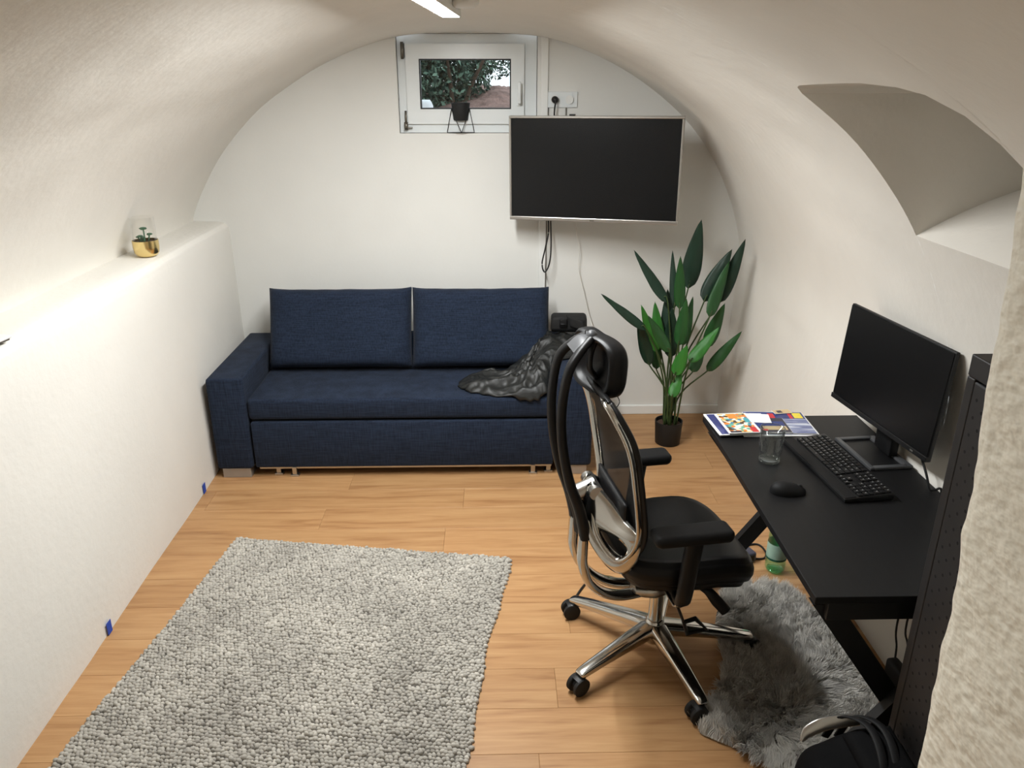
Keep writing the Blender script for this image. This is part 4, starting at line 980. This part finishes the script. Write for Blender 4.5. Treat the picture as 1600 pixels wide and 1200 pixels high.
def back_plate(sg):
    A = catmull([onV(*p) for p in OUTL], 6, True); B = catmull([onV(*p) for p in HOLE], 6, True); n = 60
    def resamp(P):
        c = sum(P, Vector())/len(P); out = []
        L = [0]
        for i in range(len(P)): L.append(L[-1]+(P[(i+1) % len(P)]-P[i]).length)
        PP = P+[P[0]]
        for k in range(n):
            t = L[-1]*k/n; out.append(Vector([float(np.interp(t, L, [q[a] for q in PP])) for a in range(3)]))
        return out
    A, B = resamp(A), resamp(B)
    k0 = min(range(n), key=lambda k: (B[k]-A[0]).length); B = B[k0:]+B[:k0]
    V = []; Fc = []; NR_ = 5
    for r in range(NR_+1):
        t = r/NR_
        for k in range(n):
            p = A[k].lerp(B[k], t); p = p+Vector((-.010*math.sin(PI*t), 0, 0)); V.append((p.x, -p.y*sg, p.z))
    for r in range(NR_):
        for k in range(n):
            q = (r*n+k, r*n+(k+1) % n, (r+1)*n+(k+1) % n, (r+1)*n+k); Fc.append(q if sg < 0 else q[::-1])
    return V, Fc
for sg_ in (-1, 1):
    P = catmull([(u, sg_*y, z) for u, y, z in RP], 6)
    obj('back_rail', sweep(P, [.006, .014, .018, .020, .020, .020, .020, .021, .022, .022, .020, .017, .014, .013, .012], [.006, .008, .009, .009, .009, .009, .009, .009, .009, .009, .009, .009, .009, .009, .009], ref=(.85, .5, 0) if sg_ < 0 else (.85, -.5, 0), n=12), 'chrome', ch)
    obj('back_plate', back_plate(sg_), 'chrome', ch).modifiers.new('thick', 'SOLIDIFY').thickness = .012
    # black rubber edge outside the rail
    P = catmull([(u+.014, sg_*(y+.004), z) for u, y, z in RP[1:10]], 6)
    obj('mesh_rim', sweep(P, .012, .009, ref=(0, 1, 0), n=8), 'black', ch)
obj('top_rim', sweep(catmull([(-.268, -.168, 1.094), (-.272, -.1, 1.10), (-.275, 0, 1.10), (-.272, .1, 1.10), (-.268, .168, 1.094)], 5), .012, .01, ref=(1, 0, 0), n=8), 'black', ch)
zz = [r[2] for r in RP[1:10]]
def meshf(u, v):
    z = 1.097-(1.097-.57)*v
    uu = float(np.interp(-z, [-q for q in zz], [r[0] for r in RP[1:10]])); yw = float(np.interp(-z, [-q for q in zz], [r[1] for r in RP[1:10]]))
    y = (2*u-1)*yw
    return Vector((uu+.012-.03*(1-(2*u-1)**2), y, z))
obj('back_mesh', grid(meshf, 20, 30), 'mesh', ch)
lum = xform(cushion(.15, .07, .018, 14, 4, .3), lambda p: Vector((p.z-.19-.03*(1-(p.x/.15)**2)*0, p.x, p.y+.66)))
obj('lumbar_pad', lum, 'black', ch)
# headrest
def hr(u, v):
    # rounded pad: u around outline, v from back centre over rolled rim to front centre
    a = 2*PI*u; c_, s_ = math.cos(a), math.sin(a); p_ = .62
    Y_ = math.copysign(abs(c_)**p_, c_); Z_ = math.copysign(abs(s_)**p_, s_)
    prof = [(0, .016), (.55, .010), (.70, -.006), (.80, -.026), (.90, -.032), (.97, -.020), (1.0, .002), (.98, .022), (.88, .036), (.6, .042), (0, .042)]
    q = v*(len(prof)-1); i = min(int(q), len(prof)-2); t = q-i
    r = prof[i][0]*(1-t)+prof[i+1][0]*t; d = prof[i][1]*(1-t)+prof[i+1][1]*t
    y = .138*Y_*r; z = .094*Z_*r*(1+.08*(abs(Y_)))
    x = d+.7*y*y                     # wings wrap forward
    pass
    tl_ = math.radians(-3)
    X_ = x*math.cos(tl_)-z*math.sin(tl_); yw = math.radians(12)      # turned a little towards its right
    return Vector((-.268+X_*math.cos(yw)-y*math.sin(yw), y*math.cos(yw)+X_*math.sin(yw), 1.170+z*math.cos(tl_)+x*math.sin(tl_)))
obj('headrest', grid(hr, 56, 36), 'leather', ch)
obj('headrest_bracket', join(sweep(catmull([(-.345, 0, 1.215), (-.315, 0, 1.243), (-.28, 0, 1.25), (-.25, 0, 1.245)], 5), [.06, .05, .036, .028], [.012, .012, .01, .008], ref=(0, 1, 0), n=12), shift(lathe([(.0, .02), (.01, .018), (.017, .008), (.018, 0)], 18), (-.283, 0, 1.256))), 'greybracket', ch, auto=60)
obj('headrest_link', sweep(catmull([(-.27, 0, 1.245), (-.285, 0, 1.2), (-.285, 0, 1.15), (-.262, 0, 1.12)], 5), .02, .009, ref=(0, 1, 0), n=10), 'black', ch)
obj('headrest_wire', sweep(catmull([(-.22, -.05, 1.09), (-.20, -.055, 1.05), (-.225, -.06, 1.02)], 5), .0015, n=6), 'cable', ch)
# armrests
for sg_ in (-1, 1):
    Yc = sg_*.268
    pad = obj('arm_pad', xform(box(-.135, .125, -.052, .052, 0, .042, .020, 4), lambda p: Vector((p.x-.008, Yc+p.y*(1-.25*abs(p.x/.13)**3), .65+p.z+.006*(p.x/.12)**2))), 'blacksoft', ch)
    post = obj('arm_post', sweep(catmull([(.0, Yc, .655), (-.01, Yc, .55), (-.02, Yc, .445), (-.015, sg_*.24, .405), (.0, sg_*.15, .39), (.0, sg_*.07, .39)], 6), [.03, .028, .026, .024, .022, .022], [.018, .018, .018, .014, .012, .012], ref=(1, 0, 0), n=12, sq=.7), 'black', ch, auto=60)
    obj('arm_bracket', sweep(catmull([(-.025, Yc, .44), (-.02, sg_*.235, .385), (-.01, sg_*.14, .365), (0, sg_*.06, .37)], 5), [.014, .018, .018, .016], .008, ref=(1, 0, 0), n=10), 'chrome', post)
# levers
obj('tilt_lever', sweep(catmull([(.05, -.12, .405), (.095, -.19, .40), (.13, -.205, .36), (.165, -.21, .318)], 5), [.012, .016, .02, .019], [.008, .01, .011, .009], ref=(1, 0, 0), n=12), 'black', ch, auto=60)
lp_ = [(.02, -.20, .285), (.06, -.20, .295), (.105, -.20, .245), (.035, -.20, .238)]
obj('height_lever', join(sweep([(-.03, -.12, .40), (-.02, -.19, .39), (.02, -.20, .285)], .005, n=8), sweep(lp_, .009, .009, ref=(0, 1, 0), n=8, closed=True)), 'black', ch, auto=40)
